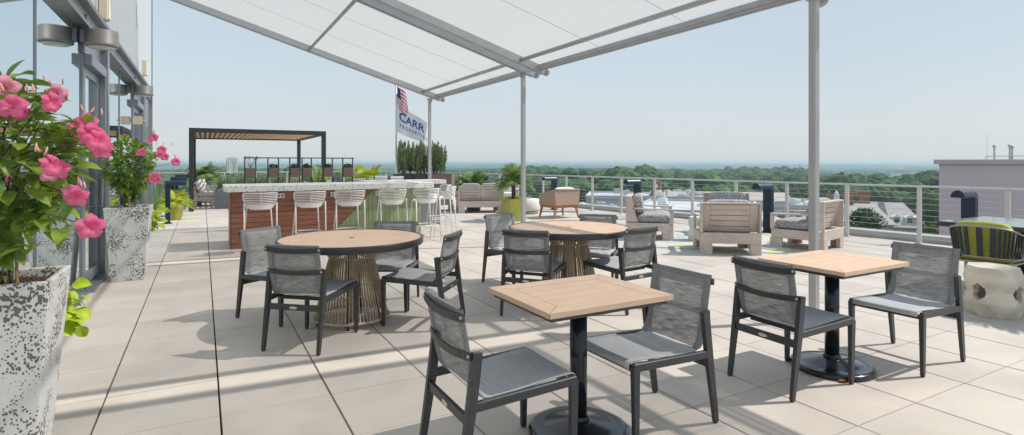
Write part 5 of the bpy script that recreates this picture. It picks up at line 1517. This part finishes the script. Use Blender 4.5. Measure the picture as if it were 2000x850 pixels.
for i, m in enumerate(('canopy_a','canopy_b','canopy_c','canopy_a')):
    t = thing('leafy_tree', 'x', 'tree'); c = crown_mesh('crown', m, 90+i); c.parent = t; c.location = (0,0,1.28)
    b = MB(); b.tube([(0,0,0),(.02,0,.5),(0,.01,1.1)], [.055,.045,.03], 8)
    for k in range(5): a = 2*PI*k/5; b.tube([(0,0,.7),(.25*math.cos(a),.25*math.sin(a),1.1),(.42*math.cos(a),.42*math.sin(a),1.45)], [.025,.018,.008], 5)
    b.build('trunk', 'trunk', t); protos.append([t, False])
def tree(px, d, top, r, kind, lab, grp=None, rz=0):
    P = protos[kind]; t = copy_tree(P[0]) if P[1] else P[0]; P[1] = True
    x, y = pw(px, d); H = top - GZ; s = H/2.1; t.location = (x, y, GZ); t.scale = (r, r, s); t.rotation_euler = (0,0,rz); tag(t, lab, 'tree', grp)
    cz = min(1, 1.15*r/s)
    for ch in t.children:
        if ch.name.startswith('crown'): ch.scale = (1,1,cz); ch.location = (0,0,2.1-1.0*cz)
        else: ch.scale = (1,1,(2.1-.9*cz)/1.45)
rt = random.Random(44)
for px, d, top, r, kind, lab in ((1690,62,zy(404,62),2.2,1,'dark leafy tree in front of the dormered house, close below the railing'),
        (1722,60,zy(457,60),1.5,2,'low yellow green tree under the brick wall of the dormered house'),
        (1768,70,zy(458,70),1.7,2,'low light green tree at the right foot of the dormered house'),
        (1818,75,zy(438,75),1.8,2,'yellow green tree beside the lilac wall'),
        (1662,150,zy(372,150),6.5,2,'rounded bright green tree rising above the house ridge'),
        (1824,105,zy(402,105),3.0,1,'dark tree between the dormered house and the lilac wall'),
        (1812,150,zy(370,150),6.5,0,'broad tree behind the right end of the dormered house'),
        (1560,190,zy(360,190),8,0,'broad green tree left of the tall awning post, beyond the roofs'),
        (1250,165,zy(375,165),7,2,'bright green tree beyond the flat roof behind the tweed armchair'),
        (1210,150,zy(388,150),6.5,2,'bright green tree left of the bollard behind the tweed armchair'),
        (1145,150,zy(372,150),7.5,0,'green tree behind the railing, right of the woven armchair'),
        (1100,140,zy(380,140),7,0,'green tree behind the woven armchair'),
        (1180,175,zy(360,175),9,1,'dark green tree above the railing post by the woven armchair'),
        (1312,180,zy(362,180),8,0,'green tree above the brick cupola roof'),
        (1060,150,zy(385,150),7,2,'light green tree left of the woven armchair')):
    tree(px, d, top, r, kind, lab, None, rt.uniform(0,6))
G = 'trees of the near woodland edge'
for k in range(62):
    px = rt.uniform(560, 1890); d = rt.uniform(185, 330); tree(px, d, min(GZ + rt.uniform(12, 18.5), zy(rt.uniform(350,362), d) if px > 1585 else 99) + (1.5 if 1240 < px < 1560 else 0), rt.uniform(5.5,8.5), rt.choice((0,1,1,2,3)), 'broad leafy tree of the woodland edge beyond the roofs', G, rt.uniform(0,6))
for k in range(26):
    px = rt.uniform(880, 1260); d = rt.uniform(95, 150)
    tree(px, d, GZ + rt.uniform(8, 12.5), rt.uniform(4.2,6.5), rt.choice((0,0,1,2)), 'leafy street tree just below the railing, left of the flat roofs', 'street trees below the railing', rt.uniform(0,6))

# ------------------------------------------------------------------ buildings
def bframe(px, d, yaw=0): x, y = pw(px, d); return (x, y, GZ), -YAW - math.atan((px-CX)/F) + R(yaw)
def windows(t, xs, zs, y, w, h, name='window', m='window_dark', axis='y'):
    for x in xs:
        for z in zs:
            b = MB(); b.box((x, y, z), (w, .10, h)); f = b.build(name, 'white_trim', t)
            b = MB(); b.box((x, y-.06, z), (w-.16, .03, h-.16)); p = b.build('pane', m, f)
            b = MB(); b.box((x, y-.085, z), (w-.16, .02, .05)); b.box((x, y-.0845, z), (.05,.018,h-.16)); b.build('glazing_bar', 'white_trim', f)
def flat_roof(name, px, d, yaw, w, dp, top, lab, wall='brickwall', cop='roof_white', units=0, seed=0, win=True):
    loc, rz = bframe(px, d, yaw); t = thing(name, lab, 'building', loc, rz); H = top-GZ
    b = MB(); b.box((0, dp/2, H/2-.15), (w, dp, H-.3)); b.build('wall', wall, t)
    b = MB(); b.box((0, dp/2, H-.14), (w-.6, dp-.6, .3)); b.build('roof', 'roof_white', t)
    b = MB()
    for sx in (-1,1): b.box((sx*(w/2-.1), dp/2, H), (.4, dp+.2, .75))
    for y in (0, dp): b.box((0, y, H+.003), (w+.2, .4, .75))
    b.build('parapet', cop, t)
    rg = random.Random(seed)
    for k in range(units):
        b = MB(); ux, uy = rg.uniform(-w*.42, w*.42), rg.uniform(dp*.12, dp*.88); sx, sy, sz = rg.uniform(.9,2.4), rg.uniform(.9,2.2), rg.uniform(.5,1.3)
        b.box((ux, uy, H+sz/2+.15), (sx, sy, sz), .05); b.lathe([(min(sx,sy)*.32,H+sz+.15),(min(sx,sy)*.34,H+sz+.3),(.05,H+sz+.3)], c=(ux,uy,0), n=14, capb=False); b.tube([(ux+sx*.6,uy,H+.2),(ux+sx*.9,uy,H+.9)], .12, 6); b.build('rooftop_unit', rg.choice(('post','white_trim','bldg')), t)
    if win:
        n = min(12, int(w/3.2)); windows(t, [(-w/2)+w*(i+.5)/n for i in range(n)], [H-2.4], -.04, 2.0, 1.3)
    return t
flat_roof('flat_roofed_block', 1105, 82, 6, 21, 20, -6.9, 'long flat white roofed block behind the woven armchair and tweed chair', 'roof_blue', 'roof_blue', 14, 1, False)
flat_roof('flat_roofed_block', 1350, 88, -4, 20, 26, -6.4, 'flat white roofed brick block with dark windows behind the tweed armchair arm', 'brickwall', 'roof_blue', 9, 2)
flat_roof('flat_roofed_block', 1290, 128, 4, 34, 18, -6.6, 'flat roofed blue grey block with roof vents in the middle distance', 'roof_blue', 'roof_white', 12, 3, False)
flat_roof('flat_roofed_block', 1545, 118, 0, 20, 24, -7.8, 'flat pale roofed block left of the tall awning post', 'bldg', 'roof_white', 10, 4)
flat_roof('flat_roofed_block', 1000, 100, 6, 18, 16, -8.3, 'flat white roofed block between the palm pot and woven armchair', 'bldg', 'roof_blue', 8, 5, False)
def gable(name, px, d, yaw, w, dp, eave, ridge_, lab, wall='brickwall', roof='roof_grey', hip=0):
    loc, rz = bframe(px, d, yaw); t = thing(name, lab, 'building', loc, rz); H, RZ = eave-GZ, ridge_-GZ
    b = MB(); b.box((0,dp/2,H/2), (w,dp,H)); b.prism([(0,H),(dp,H),(dp/2,RZ-.15)], 'x', -w/2, w/2) if not hip else None; b.build('wall', wall, t)
    b = MB(); o = .5; hx = w/2+o
    vs = [(-hx,-o,H-.3),(hx,-o,H-.3),(hx,dp+o,H-.3),(-hx,dp+o,H-.3),(-hx+hip,dp/2,RZ),(hx-hip,dp/2,RZ),(-hx,-o,H-.05),(hx,-o,H-.05),(hx,dp+o,H-.05),(-hx,dp+o,H-.05)]
    b.add(vs, [(3,2,1,0),(0,1,7,6),(2,3,9,8),(1,2,8,7),(3,0,6,9),(6,7,5,4),(8,9,4,5),(7,8,5),(9,6,4)]); b.build('roof', roof, t); return t, H, RZ
t, H, RZ = gable('dormered_house', 1702, 118, 10, 19, 13, zy(441,118), zy(398,118), 'brick house with grey roof, white dormers and tall chimneys', hip=3)
for i, x in enumerate((.5, 2.6, 4.7, 7.0, 8.6)):
    yy = 1.0; zb = H + .35; b = MB(); b.box((x, yy+.9, zb+.75), (1.35, 2.0, 1.5)); b.prism([(x-.85,zb+1.5),(x+.85,zb+1.5),(x,zb+2.05)], 'y', yy-.2, yy+2.3); dm = b.build('dormer', 'white_trim', t)
    b = MB(); b.box((x, yy-.13, zb+.78), (.95,.05,1.15)); b.build('pane', 'window_dark', dm)
windows(t, [-7.5,-5.5,-3.5,-1.5,.5,2.5,4.5,6.5,8.3], [H-1.7, H-4.6], -.05, 1.2, 1.9)
for x, yv, h in ((-3.2, 6.5, 2.1), (-.3, 6.2, 2.4)):
    b = MB(); b.box((x, yv, RZ+h/2-1.6), (2.0, 1.3, h+2.6)); ch = b.build('chimney', 'brickred', t); b = MB(); b.box((x, yv, RZ+h-.25), (2.25,1.55,.3)); b.build('cap', 'brickred', ch)
b = MB(); b.box((0,0,0), (1.1,7.4,.12), rot=Matrix.Rotation(math.atan2(RZ-H, 6.9), 3, 'X')); b.build('roof_valley', 'roof_dark', t, loc=(2.9, 3.2, (H+RZ)/2+.15))
b = MB(); b.box((9.7,5.5,(H+3.4)/2), (.9,3.2,H+3.4)); b.box((9.7,5.5,H+3.9), (.8,1.9,1.6)); b.build('end_chimney', 'brickred', t)
t, H, RZ = gable('shingled_house', 1655, 112, 14, 16, 12, zy(436,112), zy(401,112), 'grey shingled house with paired chimneys behind the tall post', hip=2)
for x in (-1.8, 1.9):
    b = MB(); b.box((x, 6, RZ+.4), (1.3,1.0,2.4)); b.build('chimney', 'brickred', t)
b = MB(); b.box((-.2, 7.5, RZ+.3), (1.0,1.0,2.4)); b.lathe([(.5,RZ+1.5),(.55,RZ+1.6),(.3,RZ+2.2),(.05,RZ+2.6)], c=(-.2,7.5,0), n=10); b.build('cupola', 'white_trim', t)
windows(t, [-6,-3.5,-1,1.5,4,6.5], [H-1.8], -.05, 1.2, 1.8)
t, H, RZ = gable('skylit_hall', 1420, 128, 2, 26, 16, zy(390,128), zy(378,128), 'long pale roofed hall with a row of skylights', 'bldg')
for k in range(7):
    b = MB(); b.box((0,0,0), (1.1,2.6,.2), rot=Matrix.Rotation(math.atan2(RZ-H, 8.3), 3, 'X')); b.build('skylight', 'bldg_dark', t, loc=(-9+2.0*k, 5.2, H+(RZ-H)*.68+.1))
b = MB(); b.frustum((-16,3,H-1), (6,6), (2.2,2.2), 2.2); b.box((-16,3,H+2.5), (2.3,2.3,3.0)); b.build('brick_tower', 'brickred', t)
b = MB(); b.tube([(-16,1.82,H+2.8),(-16,1.78,H+2.8)], .5, 20); b.build('clock_face', 'white_trim', t)
t, H, RZ = gable('gabled_house', 1507, 96, 80, 12, 9, zy(432,96), zy(413,96), 'small brick gabled house left of the tall awning post', 'brickwall', 'roof_grey')
# far towers
def tower(px, d, top, w, dp, lab, m, nb, m2='bldg_dark', yaw=0, crown=None):
    loc, rz = bframe(px, d, yaw); t = thing('distant_tower', lab, 'building', loc, rz); H = top-GZ
    b = MB(); b.box((0,dp/2,H/2), (w,dp,H)); b.build('wall', m, t)
    for k in range(nb): b = MB(); b.box((0,-.15,H-(k+.7)*H*.55/nb), (w*.9,.3,H*.55/nb*.42)); b.build('window_band', m2, t)
    if crown: b = MB(); b.box((0,dp/2,H+crown[1]/2), (w*crown[0],dp*.7,crown[1])); b.build('crown', m, t)
    return t
tower(453, 380, zy(309,380), 7, 6, 'pale twin shouldered high rise far away under the pergola', 'bldg', 0, crown=(.55, .8))  # some of the distance haze is put into the pale wall colour
t = [o for o in bpy.data.objects if o.name.startswith('distant_tower')][0]
for k in (-2.7,-1.7,1.7,2.7): b = MB(); b.box((k,-.15,12.2), (.4,.3,26)); b.build('pilaster', 'white_trim', t)
for x in (-2.1, 2.1): b = MB(); b.box((x,3,zy(309,380)-GZ-.4), (1.1,1.6,1.6)); b.build('turret', 'bldg', t)
tower(1729, 980, zy(336,980), 20, 20, 'blue grey slab of the distant apartment group', 'bldg_dark', 6, 'bldg')
tower(1756, 960, zy(331,960), 24, 20, 'white block with window bands in the distant apartment group', 'white_trim', 7, crown=(.4,2.5))
tower(1782, 1000, zy(338,1000), 18, 20, 'lower white wing at the right of the distant apartment group', 'white_trim', 5)
tower(1624, 800, zy(338,800), 24, 20, 'low glass block right of the tall awning post, far away', 'bldg_dark', 4)
tower(1637, 830, zy(334,830), 13, 16, 'pale block behind the low glass block, far away', 'white_trim', 4)
for px, dd, ty, w, lab in ((1204,5200,317.5,70,'hazy slab on the skyline above the woods, left of the white spires'),(1186,5200,318.5,40,'hazy low block on the skyline, leftmost of two'),(1458,5300,321,90,'hazy wide block on the skyline above the centre armchair'),(1740,5300,320,120,'hazy wide block on the skyline above the apartment group'),(1800,5300,321,60,'hazy small block on the skyline near the lilac wall'),(1130,5200,320,60,'hazy block on the skyline above the woven armchair')):
    tower(px, dd, zy(ty, dd), w, 30, lab, 'bldg', 3)
# white spired temple
loc, rz = bframe(1283, 2600, 0); t = thing('spired_church', 'white church with pointed spires rising from the far woods', 'church', loc, rz)
top = zy(324,2600)-GZ
b = MB(); b.box((0,10,top*.45), (30,18,top*.9)); b.build('nave', 'white_trim', t)
for x, h in ((-20,4),(-15,1),(-6,-1),(5,0),(16,6),(12,2)):
    b = MB(); b.frustum((x,8,0), (4,4), (3,3), top+h-9+4); b.frustum((x,8,top+h-5), (3.4,3.4), (.2,.2), 12); b.build('spire', 'white_trim', t)
# tower crane
loc, rz = bframe(1562, 1500, 0); t = thing('tower_crane', 'thin tower crane standing in the hazy woods', 'crane', loc, rz); top = zy(322,1500)-GZ
b = MB(); b.box((0,0,top/2), (1.6,1.6,top)); b.build('mast', 'mist', t); b = MB(); b.beam((-6,0,top-2), (8,0,top+3), .8,.8); b.build('jib', 'mist', t)
# teal umbrella far below
x, y = pw(1804, 66); t = thing('teal_umbrella', 'small teal umbrella on the ground between garden trees', 'umbrella', (x, y, zy(474,66)-1.9))
M['teal'] = mat('teal_cloth', (.05,.38,.42), .7); b = MB(); b.lathe([(1.5,1.7),(1.0,2.0),(.02,2.35)], n=8, capb=False, capt=False, smooth=False); b.build('canopy', 'teal', t); b = MB(); b.tube([(0,0,-8),(0,0,2.3)], .03, 6); b.build('pole', 'post', t)

# ------------------------------------------------------------------ haze
bpy.ops.mesh.primitive_cube_add(size=1)
hz = bpy.context.object; hz.name = 'haze'; hz.data.name = 'haze'
hz.scale = (16000, 16000, 80); hz.location = (0, 0, -40 + 6.6)
m = bpy.data.materials.new('haze_air'); m.use_nodes = True; n = m.node_tree.nodes; l = m.node_tree.links; n.remove(n['Principled BSDF'])
v = n.new('ShaderNodeVolumePrincipled'); v.inputs['Color'].default_value = (.66,.85,.97,1); v.inputs['Density'].default_value = HAZE; v.inputs['Anisotropy'].default_value = .2
l.new(v.outputs[0], n['Material Output'].inputs['Volume']); hz.data.materials.append(m); tag(hz, kind='stuff')
